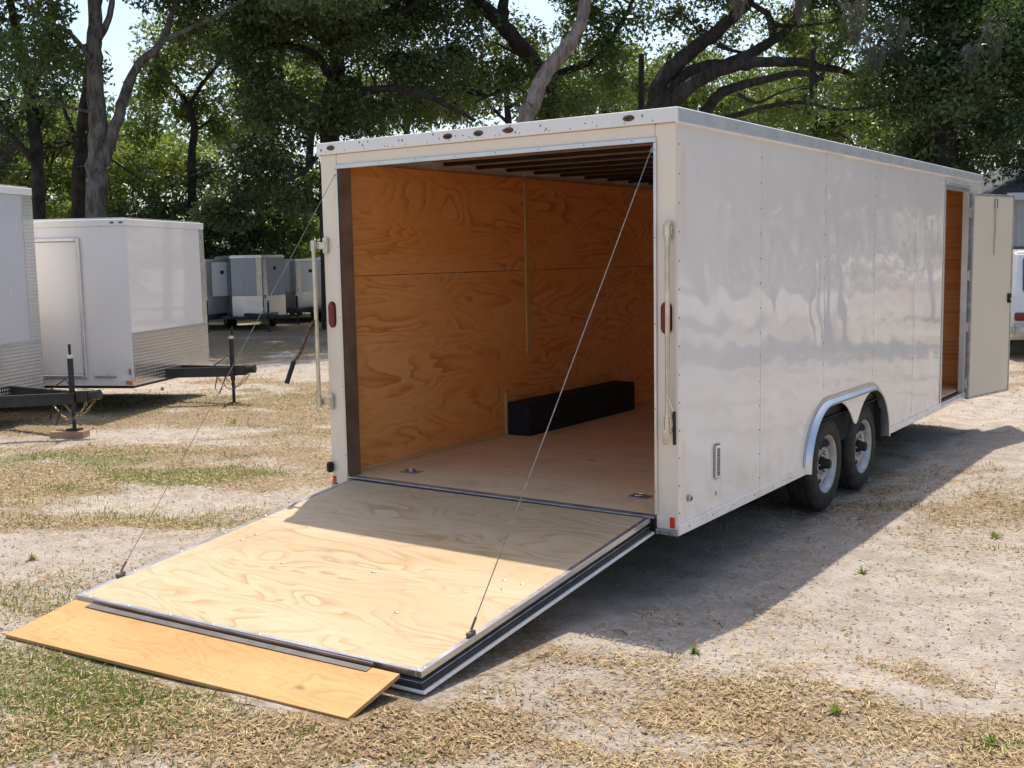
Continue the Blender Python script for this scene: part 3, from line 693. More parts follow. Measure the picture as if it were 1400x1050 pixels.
rbox(.005, RW-.005, .0, RL-.002, -.054, -.0505).build('edge_seal', 'alu_dull', ramp, .002)
rbox(-.002, RW+.002, .01, RL+.004, -.080, -.0545).build('ramp_frame', 'black_steel', ramp, .002)
rbox(-.014, RW+.014, -.01, RL+.010, -.096, -.0805).build('outer_skin', 'white', ramp, .003)
rbox(.8, 1.4, RL-.4, RL-.2, -.135, -.1225).build('door_handle', 'alu_dull', ramp) if False else None
mb = MB()
for s in np.arange(.12, RL, .3):
    for x in (.014, RW-.014):
        c = rp(x, s, .003); mb.add([c+Vector((.006*math.cos(k), .006*math.sin(k), .0)) for k in np.linspace(0, 5.24, 6)]+[c+rn*.003], [(k, (k+1) % 6, 6) for k in range(6)])
for x in np.arange(.1, RW, .3):
    c = rp(x, RL-.015, .003); mb.add([c+Vector((.006*math.cos(k), .006*math.sin(k), .0)) for k in np.linspace(0, 5.24, 6)]+[c+rn*.003], [(k, (k+1) % 6, 6) for k in range(6)])
tag(mb.build('trim_screws', 'alu_dull', ramp), kind='stuff')
for x, s in ((2.04, 1.12), (2.09, 1.03), (1.98, 1.02), (.21, 1.07), (.22, .98), (1.73, 1.52), (1.28, 1.17), (.72, 1.25)):      # countersunk bolts and plugged knots
    n = 10; c = rp(x, s, .0012)
    mb = MB().add([c+Vector((.013*math.cos(k*.628), .010*math.sin(k*.628), .0)) for k in range(n)]+[c+Vector((.007*math.cos(k*.628), .006*math.sin(k*.628), .0))+rn*.002 for k in range(n)], [(k, (k+1) % n, n+(k+1) % n, n+k) for k in range(n)]+[tuple(range(n, 2*n))])
    mb.build('carriage_bolt', 'alu_dull', ramp)
# flap at the ramp's end
FS = (Vector((.200, -2.095, .183)), Vector((2.300, -1.990, .189))); FE = (Vector((.175, -2.470, .106)), Vector((2.285, -2.292, .104)))
fnn = (FS[1]-FS[0]).cross(FE[0]-FS[0]).normalized()
if fnn.z < 0: fnn = -fnn
def fpt(u, v_, n_): return (FS[0]*(1-u)+FS[1]*u)*(1-v_)+(FE[0]*(1-u)+FE[1]*u)*v_+fnn*n_
flap = MB().hexa([fpt(a, b, n_) for n_ in (-.019, 0) for a, b in ((0, 0), (1, 0), (1, 1), (0, 1))]).build('ramp_flap', 'ply_flap', ramp, .0015, label='orange plywood flap at the foot of the ramp')
MB().hexa([fpt(a, b, n_) for n_ in (.0005, .004) for a, b in ((.065, .02), (.93, .02), (.93, .11), (.065, .11))]).build('flap_hinge', 'steel_dark', ramp)
MB().tube([fpt(.065, -.03, .007), fpt(.93, -.03, .007)], .009, 8).build('flap_hinge_pin', 'brown_jamb', ramp, smooth=True)
# lifting cables
for top, xx, ss in (((2.438, -.006, 2.455), RW-.012, 1.60), ((.140, -.006, 2.455), .012, 1.70)):
    b = rp(xx, ss, .03)
    pts = [Vector(top)*(1-t)+b*t-Vector((0, 0, .012*math.sin(math.pi*t))) for t in np.linspace(0, 1, 14)]
    c = MB().tube(pts, .0026 if xx > 1 else .0019, 6).build('lift_cable', 'cable', ramp, smooth=True)
    MB().hexa([rp(xx+a, ss+s_, n_) for n_ in (.0035, .024) for a, s_ in ((-.014, -.022), (.010, -.022), (.010, .026), (-.014, .026))]).build('cable_bracket', 'steel_dark', c, .004)
    MB().tube([b, b+(Vector(top)-b).normalized()*.06], .006, 8).build('cable_clamp', 'steel_dark', c)
    MB().tube([Vector(top)+Vector((0, -.002, -.02)), Vector(top)+Vector((0, .03, .012))], .012, 8).build('pulley', 'alu_dull', c)

# ------------------------------------------------------------------ the other trailers
def trailer_undercarriage(t, ln, wd, zb, xw, r=.33):
    MB().box(-ln+.05, -.05, -wd/2+.05, wd/2-.05, zb-.09, zb-.002).build('chassis_frame', 'black_steel', t)
    for s in (-1, 1):
        hubp = empty('wheel', (xw, s*(wd/2-.02), r)); hubp.parent = t; hubp.rotation_euler = (0, 0, s*math.pi/2)
        MB().lathe_x([(-.012, .20), (.003, .24), (.004, r-.04), (-.02, r-.006), (-.06, r), (-.14, r), (-.18, r-.008), (-.2, r-.04), (-.195, .2)], (0, 0, 0), 32).build('tyre', 'rubber', hubp, smooth=True)
        MB().lathe_x([(-.19, .2), (-.02, .2), (-.01, .205), (-.03, .17), (-.04, .1), (-.02, .06), (.0, .04), (.002, .001)], (0, 0, 0), 28).build('rim', 'rim', hubp, smooth=True)
def tongue_set(t, wd, zb, tl, xj, bw=.34, handle=True, crank_side=1, chain=True, jz=.0):
    zc = zb+.0
    for s in (-1, 1):
        MB().bar((-.55, s*wd*bw, zc), (tl-.22, s*.05, zc), .06, .125).build('tongue_beam', 'black_steel', t)
    c = MB().box(tl-.24, tl-.05, -.055, .055, zc-.05, zc+.075).build('coupler', 'black_steel', t, .015, seg=2)
    MB().tube([(tl-.06, 0, zc+.03), (tl+.06, 0, zc+.035)], [.05, .058], 12).build('coupler_socket', 'black_steel', c, smooth=True)
    MB().bar((tl-.2, 0, zc+.1), (tl-.02, 0, zc+.085), .03, .02).build('coupler_latch', 'chrome', c)
    j = MB().tube([(xj, 0, zc-.12), (xj, 0, zc+.44)], .032, 12).build('jack', 'black_steel', t, smooth=True)
    MB().tube([(xj, 0, jz+.01), (xj, 0, zc-.115)], .022, 10).build('jack_leg', 'black_steel', j, smooth=True)
    MB().box(xj-.07, xj+.07, -.06, .06, jz-.005, jz+.014).build('jack_foot', 'black_steel', j)
    MB().tube([(xj, 0, zc+.44), (xj, 0, zc+.47)], .036, 12).build('jack_cap', 'alu', j, smooth=True)
    MB().bar((xj, 0, zc+.478), (xj+.05, -.08, zc+.478), .02, .012).build('crank_arm', 'alu', j)
    MB().tube([(xj+.05, -.08, zc+.485), (xj+.05, -.08, zc+.60)], .015, 8).build('crank_grip', 'rubber', j, smooth=True)
    if chain:
        for s in (-1, 1):
            mb = MB(); pts = [Vector((xj-.20+.42*k/11, s*.085, zc-.03-.19*math.sin(math.pi*k/11)+.01*s)) for k in range(12)]
            for k in range(11):
                a, b_ = pts[k], pts[k+1]; d = (b_-a).normalized(); up = Vector((0, 1, 0)) if k % 2 else d.cross(Vector((0, 1, 0))).normalized(); ctr = (a+b_)/2
                mb.tube([ctr+d*.027*math.cos(q)+up*.014*math.sin(q) for q in np.linspace(0, 2*math.pi, 9)], .0045, 5, False)
            mb.build('safety_chain', 'chain', t, smooth=True)
        MB().tube([(xj-.3, -.06, zc+.02), (xj-.2, -.09, zc+.10), (xj-.02, -.08, zc+.22), (xj+.04, -.07, zc+.10), (xj-.06, -.1, zc-.06), (xj-.16, -.1, zc-.30), (xj-.22, -.1, zc-.22), (xj-.17, -.09, zc-.02)], .007, 6).build('wiring_lead', 'rubber', t, smooth=True)

def box_trailer(loc, rz, ln, wd, zb, ht, label, door=True, tl=1.3, xj=.95, guard=.5, strip=.14, face='white', jz=.0, name='parked_trailer'):
    t = empty(name, loc, rz); tag(t, label, 'trailer')
    y0, y1 = -wd/2, wd/2
    np_ = max(2, round(ln/1.2))
    for i in range(np_):
        a, b = -ln+ln*i/np_, -ln+ln*(i+1)/np_
        for s in (-1, 1): MB().box(a+.002, b-.002, min(s*wd/2, s*wd/2-s*.02), max(s*wd/2, s*wd/2-s*.02), zb, ht-.09).build('side_panel', 'white', t)
    MB().box(-ln, -ln+.02, y0+.021, y1-.021, zb, ht-.09).build('rear_panel', 'white', t)
    MB().box(-.02, .0, y0+.021, y1-.021, zb, ht-.09).build('front_panel', face, t)
    MB().box(-ln-.012, .012, y0-.012, y1+.012, ht-.088, ht).build('roof_rail', 'white', t, .006)
    MB().box(-ln+.02, -.02, y0+.02, y1-.02, ht+.0005, ht+.02).build('roof', 'alu', t)
    MB().box(-ln, .004, y0-.008, y1+.008, zb-.05, zb-.001).build('bottom_rail', 'white', t, .003)
    MB().box(.0005, .006, y0+.005, y1-.005, zb-.03, zb+guard).build('stone_guard', 'diamond', t)
    MB().box(.0005, .006, y1-strip-.005, y1+.001, zb+guard+.004, ht-.091).build('corner_guard', 'diamond', t)
    MB().box(-.02, .004, y1+.0005, y1+.006, zb, ht-.091).build('corner_guard', 'diamond', t)
    MB().box(-.03, .0045, y0-.006, y0-.0005, zb, ht-.091).build('corner_trim', 'white', t)
    MB().box(.0062, .010, y0+.01, y1-.01, zb+guard-.006, zb+guard+.014).build('guard_trim', 'alu', t)
    if door:
        xd0, xd1, zd0, zd1 = -1.45, -.68, zb+.09, ht-.27
        d = MB().box(xd0, xd1, y0-.012, y0-.0005, zd0, zd1).build('side_door', 'white', t, .002)
        for a, b, c, e in ((xd0-.05, xd0-.001, zd0-.05, zd1+.05), (xd1+.001, xd1+.05, zd0-.05, zd1+.05), (xd0, xd1, zd1+.001, zd1+.05), (xd0, xd1, zd0-.05, zd0-.001)):
            MB().box(a, b, y0-.03, y0-.0005, c, e).build('door_trim', 'alu', d, .008)
        MB().box(xd0+.03, xd0+.12, y0-.04, y0-.0125, 1.25, 1.36).build('latch', 'black_matte', d, .006)
        vv = MB().box(-.54, -.24, y0-.016, y0-.0005, zb+.05, zb+.075).build('step_plate', 'alu_dull', t, .002)
        MB().box(-.11, -.02, y0-.02, y0-.009, zb-.035, zb+.01).build('marker_lamp', 'amber', t, .003)
        MB().box(-.06, -.03, y0-.018, y0-.0065, zb+.09, zb+.17).build('latch_plate', 'chrome', t, .003)
        n = 3
        for q, xx in enumerate((-.15, -.03)):
            MB().box(xx-.05, xx, y0-.022, y0-.0125, ht-.055, ht-.035).build('marker_lamp_base', 'rust', t, .003)
    tongue_set(t, wd, zb+.02, tl, xj, .34 if wd > 2.3 else .17, jz=jz)
    trailer_undercarriage(t, ln, wd, zb, -ln*.62)
    return t
hd = math.atan2(.426, .905); hv = np.array([.905, .426]); lv = np.array([-.426, .905])
c1 = np.array([-7.275, 2.445])-1.25*lv
z1 = float(height(*(c1+1.02*hv)))
box_trailer((c1[0], c1[1], 0), hd, 4.9, 2.5, .42, 2.83, 'white box trailer cut off by the left edge of the picture', True, 1.42, 1.15, .56, .20, 'shaded_white', jz=z1+.085)
c2 = np.array([-6.62, 3.28])+1.08*lv
z2 = float(height(*(c2+.84*hv)))
box_trailer((c2[0], c2[1], 0), hd, 4.9, 2.16, .42, 2.46, 'white box trailer with closed side door and diamond plate stone guard', True, 1.10, .84, .60, .13, 'white', jz=z2)
# wood block under the near jack
jb = c1+1.15*hv
blk = MB().box(-.19, .19, -.09, .09, 0, .08).build('wood_block', 'wood_block', None, .006); blk.location = (jb[0]-.06*hv[0], jb[1]-.06*hv[1], float(height(*jb))-.004); blk.rotation_euler = (0, 0, hd+.12)
tag(blk, 'short brown wooden block under the jack of the leftmost trailer', 'wood block')

def vnose_trailer(loc, rz, ln, wd, nose, zb, ht, label, body, face, edge='alu', jz=0.):
    """tip of the nose at the origin, pointing along +X"""
    t = empty('parked_trailer', loc, rz); tag(t, label, 'trailer')
    hw = wd/2
    poly = lambda k: [(-ln, -hw-k), (-nose, -hw-k), (k*1.2, 0), (-nose, hw+k), (-ln, hw+k)]
    MB().prism(poly(0), zb, ht-.06).build('body', body, t)
    MB().prism(poly(.012), ht-.058, ht).build('roof_rail', edge, t, .004)
    MB().prism(poly(-.03), ht+.0005, ht+.025).build('roof', 'alu', t)
    for s in (-1, 1):
        d = Vector((nose, -s*hw, 0)).normalized(); n_ = Vector((d.y*-s, d.x*s, 0)); n_ = Vector((hw, s*nose, 0)).normalized()
        a0 = Vector((-nose, s*hw, 0))
        def sheet(u0, u1, z0, z1, off, th, nm, mt):
            l_ = math.hypot(nose, hw); p = [a0+d*(u0*l_)+n_*off, a0+d*(u1*l_)+n_*off, a0+d*(u1*l_)+n_*(off+th), a0+d*(u0*l_)+n_*(off+th)]
            return MB().hexa([q+Vector((0, 0, z0)) for q in p]+[q+Vector((0, 0, z1)) for q in p]).build(nm, mt, t)
        sheet(.02, .98, zb-.02, zb+.56, .001, .006, 'stone_guard', 'alu')
        sheet(.40, .52, ht-.40, ht-.30, .0065, .004, 'emblem', 'black_matte') if s > 0 else None
        sheet(.02, .80, zb+.57, ht-.065, .001, .005, 'nose_panel', face)
        sheet(.81, .99, zb+.57, ht-.065, .001, .007, 'nose_guard', 'diamond')
    MB().box(-nose-.7, -nose-.05, -hw-.012, -hw-.001, zb+.08, ht-.25).build('side_door', body, t, .003)
    tongue_set(t, wd, zb+.02, .95, .62, chain=False, jz=jz)
    trailer_undercarriage(t, ln, wd, zb, -ln*.62)
    return t
ang = lambda a: math.atan2(_rg[1]*math.sin(R_(a))-_fg[1]*math.cos(R_(a)), _rg[0]*math.sin(R_(a))-_fg[0]*math.cos(R_(a)))
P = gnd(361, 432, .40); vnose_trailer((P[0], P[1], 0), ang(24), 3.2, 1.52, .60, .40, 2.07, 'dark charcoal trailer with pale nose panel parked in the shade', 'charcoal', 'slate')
P = gnd(300, 433, .40); P = P-np.array([*(_rg*.35), 0])+np.array([*(_fg*.1), 0]); vnose_trailer((P[0], P[1], 0), ang(14), 3.2, 1.6, .62, .40, 1.98, 'far white trailer half hidden behind the diamond plate trailer', 'white', 'white')
P = gnd(406, 424, .40); vnose_trailer((P[0], P[1], 0), ang(12), 3.4, 1.7, .62, .40, 1.95, 'far white trailer just right of the dark charcoal trailer', 'white', 'white')
P = gnd(470, 424, .40)+np.array([*(_fg*1.2), 0]); vnose_trailer((P[0], P[1], 0), ang(20), 3.4, 1.7, .62, .40, 2.0, 'far white trailer mostly hidden by the left post of the big trailer', 'white', 'white')

# ------------------------------------------------------------------ house and vehicle at the right edge
def to_world(base, fwd, p):                     # local: x right, y away, z up
    rt = (fwd[1], -fwd[0]); return (base[0]+rt[0]*p[0]+fwd[0]*p[1], base[1]+rt[1]*p[0]+fwd[1]*p[1], p[2])
hb = at(1385, 500, 25.0); hq = math.atan2(-_fg[0], _fg[1])
H = empty('house', (hb[0], hb[1], 0), hq); tag(H, 'grey lap sided outbuilding showing at the right edge behind the trailer door', 'house')
HWD, HDP, HH = 9.0, 6.0, 3.1
MB().box(.03, HWD-.03, .03, HDP, 0, HH).build('wall', 'siding', H)
nb = 11
for k in range(nb):
    z0 = .02+k*(HH-.02)/nb; z1_ = z0+(HH-.02)/nb+.02
    MB().hexa([(0, -.005, z0), (HWD, -.005, z0), (HWD, .029, z0), (0, .029, z0), (0, .018, z1_), (HWD, .018, z1_), (HWD, .029, z1_), (0, .029, z1_)]).build('siding_board', 'siding', H)
    MB().hexa([(-.005, .03, z0), (.029, .03, z0), (.029, HDP, z0), (-.005, HDP, z0), (.018, .03, z1_), (.029, .03, z1_), (.029, HDP, z1_), (.018, HDP, z1_)]).build('siding_board', 'siding', H)
simple('shingle', (.075, .085, .10), .85, 0, .35, 9, .4)
e = .45; rf = MB().add([(-e, -e, HH-.02), (HWD+e, -e, HH-.02), (HWD+e, HDP+e, HH-.02), (-e, HDP+e, HH-.02), (2.2, HDP/2, HH+1.3), (HWD-2.2, HDP/2, HH+1.3)], [(0, 1, 5, 4), (1, 2, 5), (2, 3, 4, 5), (3, 0, 4), (3, 2, 1, 0)]).build('roof', 'shingle', H)
MB().box(-e-.02, HWD+e+.02, -e-.025, -e-.001, HH-.16, HH-.005).build('fascia', 'siding', rf)
wd_ = MB().box(1.6, 2.6, -.03, -.006, 1.1, 2.3).build('window', 'car_white', H, .01)
MB().box(1.68, 2.52, -.036, -.031, 1.18, 2.22).build('pane', 'glass_dark', wd_)

def make_suv(loc, rz):
    """rear faces -Y, x to the right"""
    t = empty('parked_suv', (loc[0], loc[1], 0), rz); tag(t, 'white sport utility vehicle behind the open side door at the right edge', 'car')
    w2 = .93
    prof = [(-.02, .42), (-.04, .75), (.02, 1.08), (.32, 1.80), (.42, 1.84), (2.6, 1.86), (2.85, 1.80), (3.55, 1.12), (4.6, 1.02), (4.75, .85), (4.78, .45), (4.6, .32), (.15, .32)]
    n = len(prof); tum = lambda z: w2 if z < 1.1 else w2-(z-1.1)*.22
    mb = MB().add([(-tum(z), y, z) for y, z in prof]+[(tum(z), y, z) for y, z in prof], [tuple(range(n)), tuple(range(2*n-1, n-1, -1))]+[(i, n+i, n+(i+1) % n, (i+1) % n) for i in range(n)])
    body = mb.build('body', 'car_white', t, .03, seg=2)
    def quad(ps, nm, mt, off): 
        c = [Vector(p) for p in ps]; nn = (c[1]-c[0]).cross(c[2]-c[0]).normalized()*off
        return MB().hexa([p for p in c]+[p+nn for p in c]).build(nm, mt, t)
    quad([(-.74, .045, 1.16), (.74, .045, 1.16), (.68, .27, 1.70), (-.68, .27, 1.70)], 'rear_window', 'glass_dark', .03)
    for s in (-1, 1):
        for a, b in (((.30, .55), (1.05, 1.05)), ((1.15, 1.15), (2.05, 2.05)), ((2.15, 2.15), (3.05, 2.72))):
            zz = 1.16; zt_ = 1.70
            ps = [(s*(w2-.015), a[0], zz), (s*(w2-.015), b[0], zz), (s*(w2-.135), b[1], zt_), (s*(w2-.135), a[1], zt_)]
            c = [Vector(p) for p in ps]; MB().hexa(c+[p+Vector((s*.014, 0, .003)) for p in c]).build('side_window', 'glass_dark', t)
        MB().box(s*.80-.09, s*.80+.09, -.075, -.02, .66, .80).build('tail_lamp', 'red_lens', t, .02)
        for yw in (.95, 3.85):
            hubp = empty('wheel', (s*(w2+.005), yw, .37)); hubp.parent = t
            if s < 0: hubp.rotation_euler = (0, 0, math.pi)
            MB().lathe_x([(-.02, .23), (.0, .26), (.0, .33), (-.03, .365), (-.2, .365), (-.23, .33), (-.22, .23)], (0, 0, 0), 32).build('tyre', 'rubber', hubp, smooth=True)
            MB().lathe_x([(-.02, .232), (-.03, .2), (-.05, .1), (-.03, .06), (-.03, .001)], (0, 0, 0), 28).build('rim', 'rim', hubp, smooth=True)
    MB().box(-.94, .94, -.17, -.03, .40, .60).build('bumper', 'alu_dull', t, .04, seg=2)
    MB().box(-.17, .17, -.062, -.04, .76, .90).build('number_plate', 'car_white', t, .005)
    MB().box(-.55, -.50, .5, 2.4, 1.87, 1.92).build('roof_bar', 'black_matte', t); MB().box(.50, .55, .5, 2.4, 1.87, 1.92).build('roof_bar', 'black_matte', t)
    return t
vb = gnd(1384, 492, 0); vb = vb+np.array([*(_rg*.93), 0])
make_suv(vb, hq-.12)

# ------------------------------------------------------------------ trees
def catmull(pts, n=8):
    p = [np.array(q, float) for q in pts]; p = [2*p[0]-p[1]]+p+[2*p[-1]-p[-2]]; out = []
    for i in range(1, len(p)-2):
        for k in range(n):
            t = k/n; out.append(.5*((2*p[i])+(-p[i-1]+p[i+1])*t+(2*p[i-1]-5*p[i]+4*p[i+1]-p[i+2])*t*t+(-p[i-1]+3*p[i]-3*p[i+1]+p[i+2])*t**3))
    out.append(p[-2]); return out
def limb_tube(mb, pts, r0, r1, n=9, wob=.03):
    c = catmull(pts, 7); k = len(c); rr = []
    for i in range(k):
        t = i/(k-1); rr.append((r0*(1-t)+r1*t)*(1+.035*math.sin(i*1.3+r0*30)+.03*rng.normal()))
        if 0 < i < k-1: c[i] = c[i]+rng.normal(0, wob*min(1, r0*2.0), 3)
    mb.tube(c, rr, n); return c
def leaves(centres, spread, per, size, flat=.75):
    """leaf faces scattered in clumps"""
    K = len(centres); n = K*per
    c = np.repeat(np.asarray(centres), per, 0)
    d = rng.normal(0, 1, (n, 3)); d /= np.linalg.norm(d, axis=1)[:, None]+1e-9
    rad = np.repeat(spread*(rng.random(K)*.8+.6), per)*rng.random(n)**.45
    pos = c+d*rad[:, None]*np.array([1, 1, flat])
    nrm = rng.normal(0, 1, (n, 3))+np.array([0, 0, .7])+d*.5; nrm /= np.linalg.norm(nrm, axis=1)[:, None]
    a = np.cross(nrm, rng.normal(0, 1, (n, 3))); a /= np.linalg.norm(a, axis=1)[:, None]+1e-9; b = np.cross(nrm, a)
    s = size*(rng.random(n)*.8+.6)
    L_ = a*s[:, None]; B_ = b*(s*.46)[:, None]; dr = nrm*(s*.22)[:, None]
    v = np.stack([pos-L_-dr, pos+B_-.12*L_, pos+L_-dr, pos-B_-.12*L_], 1).reshape(-1, 3)
    f = np.arange(n*4).reshape(-1, 4)
    ct = np.repeat(rng.random(K), per)
    return v, f, np.clip(.55*ct+.45*rng.random(n), 0, 1)
def blob_centres(blobs, dens):
    """blobs: (centre, radii) ellipsoids; clump centres per cubic metre"""
    out = []
    for c, r in blobs:
        r = np.array(r); vol = 4.19*r.prod(); n = max(3, int(vol*dens))
        d = rng.normal(0, 1, (n, 3)); d /= np.linalg.norm(d, axis=1)[:, None]
        out.append(np.array(c)+d*(rng.random(n)**.42)[:, None]*r)
    return np.concatenate(out)
NLEAF = 0; PERX, SIZX, DENX = 4.2, .60, 3.0
def tree(name, label, base, limbs, blobs, barkm='bark_dark', leafm='leaf_mid', dens=.5, spread=.75, per=60, size=.13, twigs=40, cat='tree', group=None, moss=None):
    """base: ground point; limbs: list of (points, r0, r1); blobs: list of (centre, radii)"""
    global NLEAF
    base = np.array([base[0], base[1], 0.0])
    t = empty(name, (base[0], base[1], 0)); tag(t, label, cat, group)
    allp = []
    for i, (pts, r0, r1) in enumerate(limbs):
        mb = MB(); c = limb_tube(mb, [np.array(p)-base for p in pts], r0*.82, r1*.75, 12 if r0 > .15 else 7)
        mb.build('trunk' if i == 0 else 'limb', barkm, t, smooth=True); allp += [(q, r0) for q in c[len(c)//3:]]
    ctr = blob_centres([(np.array(c)-base, r) for c, r in blobs], dens*DENX)
    ctr = ctr[ctr[:, 2] > .25]
    P_ = np.array([q for q, _ in allp])
    mb = MB(); sel = rng.permutation(len(ctr))[:twigs]
    for k in sel:
        d = np.linalg.norm(P_-ctr[k], axis=1)+np.maximum(0, P_[:, 2]-ctr[k][2])*.6; j = int(np.argmin(d)); a = P_[j]; b = ctr[k]; ln = np.linalg.norm(b-a)
        if ln < .4 or ln > 9: continue
        m1 = a+(b-a)*.4+rng.normal(0, .09*ln, 3)+np.array([0, 0, .08*ln])
        limb_tube(mb, [a, m1, b], min(.022+.010*ln, .07), .012, 5, .03)
    if mb.v: tag(mb.build('twigs', barkm, t, smooth=True), kind='stuff')
    v, f, tn = leaves(ctr, spread, int(per*PERX), size*SIZX); NLEAF += len(f)
    tag(np_mesh('crown', v, f, leafm, t, tn), kind='stuff')
    if moss:
        for mp in moss:
            n = 420; q = np.array(mp[0])-base; ln = mp[1]; wd = mp[2]
            tt = rng.random(n)**1.5; ang_ = rng.random(n)*6.28; rr = wd*(1-.8*tt)*np.sqrt(rng.random(n))
            p0 = q+np.stack([rr*np.cos(ang_), rr*np.sin(ang_), -tt*ln], -1); dl_ = np.stack([rng.normal(0, .07, n), rng.normal(0, .07, n), -(.08+.22*rng.random(n))], -1)
            sd = np.stack([np.cos(ang_), np.sin(ang_), 0*ang_], -1)*(.004+.005*rng.random(n))[:, None]
            vv = np.stack([p0-sd, p0+sd, p0+dl_+sd*.3, p0+dl_-sd*.3], 1).reshape(-1, 3)
            np_mesh('hanging_moss', vv, np.arange(4*n).reshape(-1, 4), 'moss', t, rng.random(n))
    return t
def px(lst, D): return [at(x, y, D if len(q) == 2 else q[2]) for q in lst for x, y in (q[:2],)]
def root(x, D): p = at(x, 440, D); return np.array([p[0], p[1], -.1])
def blob(x, y, D, rx, ry, rz=None):
    m = D/FPX; return (at(x, y, D), (rx*m, (rz or rx*.8)*m, ry*m))

# left: tall grey trunk with fork
b = root(128, 27)
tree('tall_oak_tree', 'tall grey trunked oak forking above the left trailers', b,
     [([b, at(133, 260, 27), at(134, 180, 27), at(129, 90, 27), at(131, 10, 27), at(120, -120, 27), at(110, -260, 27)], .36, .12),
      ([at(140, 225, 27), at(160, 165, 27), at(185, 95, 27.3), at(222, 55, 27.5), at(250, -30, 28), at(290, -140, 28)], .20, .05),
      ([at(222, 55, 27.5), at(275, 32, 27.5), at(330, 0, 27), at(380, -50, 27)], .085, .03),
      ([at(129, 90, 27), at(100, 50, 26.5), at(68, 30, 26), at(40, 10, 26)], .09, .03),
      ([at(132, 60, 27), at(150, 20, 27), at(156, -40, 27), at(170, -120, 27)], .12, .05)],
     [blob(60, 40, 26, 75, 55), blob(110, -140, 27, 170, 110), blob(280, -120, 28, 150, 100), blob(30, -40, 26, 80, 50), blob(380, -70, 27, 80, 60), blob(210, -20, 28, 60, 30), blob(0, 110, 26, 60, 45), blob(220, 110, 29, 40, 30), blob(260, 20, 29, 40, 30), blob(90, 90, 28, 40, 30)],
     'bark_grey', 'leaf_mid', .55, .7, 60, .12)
b = root(42, 30)
tree('oak_tree', 'leaning dark trunked tree at the far left edge', b,
     [([b, at(52, 250, 30), at(42, 140, 30), at(22, 40, 30), at(0, -60, 30), at(-40, -180, 30)], .26, .08),
      ([at(46, 220, 30), at(20, 190, 29), at(-20, 150, 29)], .13, .05), ([at(42, 140, 30), at(60, 70, 30), at(80, 0, 30), at(90, -90, 30)], .10, .03)],
     [blob(0, 130, 30, 70, 70), blob(-40, 0, 30, 110, 90), blob(70, 120, 31, 50, 40), blob(-30, 230, 31, 70, 50), blob(60, -160, 30, 120, 80)], 'bark_dark', 'leaf_dark', .42, .8, 62, .13)
b = root(108, 34)
tree('oak_tree', 'dark trunk standing just behind the tall grey oak', b,
     [([b, at(108, 260, 34), at(114, 170, 34), at(122, 90, 34), at(135, 0, 34), at(150, -120, 34)], .32, .1),
      ([at(108, 200, 34), at(80, 130, 34), at(60, 60, 35)], .1, .03)],
     [blob(80, 170, 35, 60, 45), blob(60, 255, 36, 90, 50), blob(170, 240, 36, 60, 40), blob(150, -90, 34, 140, 80), blob(200, 160, 36, 36, 40)], 'bark_dark', 'leaf_bright', .40, .8, 60, .14)
b = root(262, 37)
tree('oak_tree', 'slim crooked dark tree in front of bright foliage', b,
     [([b, at(262, 230, 37), at(265, 170, 37), at(252, 135, 37), at(232, 112, 37), at(205, 100, 37)], .20, .06),
      ([at(258, 145, 37), at(280, 110, 37), at(310, 70, 37), at(330, 10, 38)], .10, .04), ([at(265, 180, 37), at(292, 165, 37), at(318, 190, 36)], .07, .03)],
     [blob(250, 70, 38, 80, 40), blob(330, 60, 38, 60, 60), blob(300, 150, 38, 60, 50), blob(210, 130, 39, 30, 20)], 'bark_dark', 'leaf_bright', .42, .75, 55, .14)
def over(x, y, z, r): p = gnd(x, y); return ((p[0]-.175*z, p[1]+.35*z, z), (r, r, .7))
ob = [over(330, 447, 9.0, 2.6), over(400, 452, 9.2, 2.4), over(300, 468, 8.6, 2.0), over(375, 478, 8.4, 1.9), over(440, 463, 9.0, 2.0), over(345, 492, 8.2, 1.4), over(470, 445, 9.5, 2.5)]
# centre-left oak with long horizontal limbs
b = root(455, 31)
tree('live_oak_tree', 'spreading live oak with dark level limbs left of centre', b,
     [([b, at(452, 190, 31), at(450, 140, 31), at(462, 80, 31), at(455, 0, 31), at(440, -120, 31)], .40, .15),
      ([at(456, 110, 31), at(430, 75, 30), at(390, 62, 30), at(350, 70, 29), at(310, 95, 29)], .17, .05),
      ([at(460, 70, 31), at(420, 40, 30), at(370, 12, 29), at(330, 0, 29)], .13, .04),
      ([at(452, 150, 31), at(500, 125, 30), at(550, 122, 29), at(600, 138, 29), at(650, 165, 29)], .16, .07),
      ([at(456, 60, 31), at(510, 35, 30), at(560, 10, 30), at(610, -40, 30)], .2, .06),
      ([at(450, 190, 31), at(420, 230, 30), at(390, 250, 29)], .1, .03)]+[([at(452, -30, 31), (np.array(c)+at(452, -50, 31))/2+np.array([0, 0, .8]), np.array(c)], .12, .04) for c, r in ob],
     ob+[blob(350, 110, 29, 60, 55), blob(400, 20, 30, 70, 45), blob(430, 160, 30, 70, 60), blob(520, 80, 30, 80, 45), blob(560, 20, 31, 70, 40), blob(600, 100, 30, 60, 45), blob(330, 40, 29, 45, 35),
      blob(370, 215, 31, 60, 50), blob(500, -90, 31, 220, 90), blob(640, 60, 31, 50, 40), blob(520, 165, 30, 60, 25), blob(410, 275, 31, 50, 45), blob(320, 270, 31, 60, 60), blob(340, -220, 25, 130, 70), blob(300, -150, 29, 110, 60)], 'bark_dark', 'leaf_dark', .52, .75, 62, .13, 70)
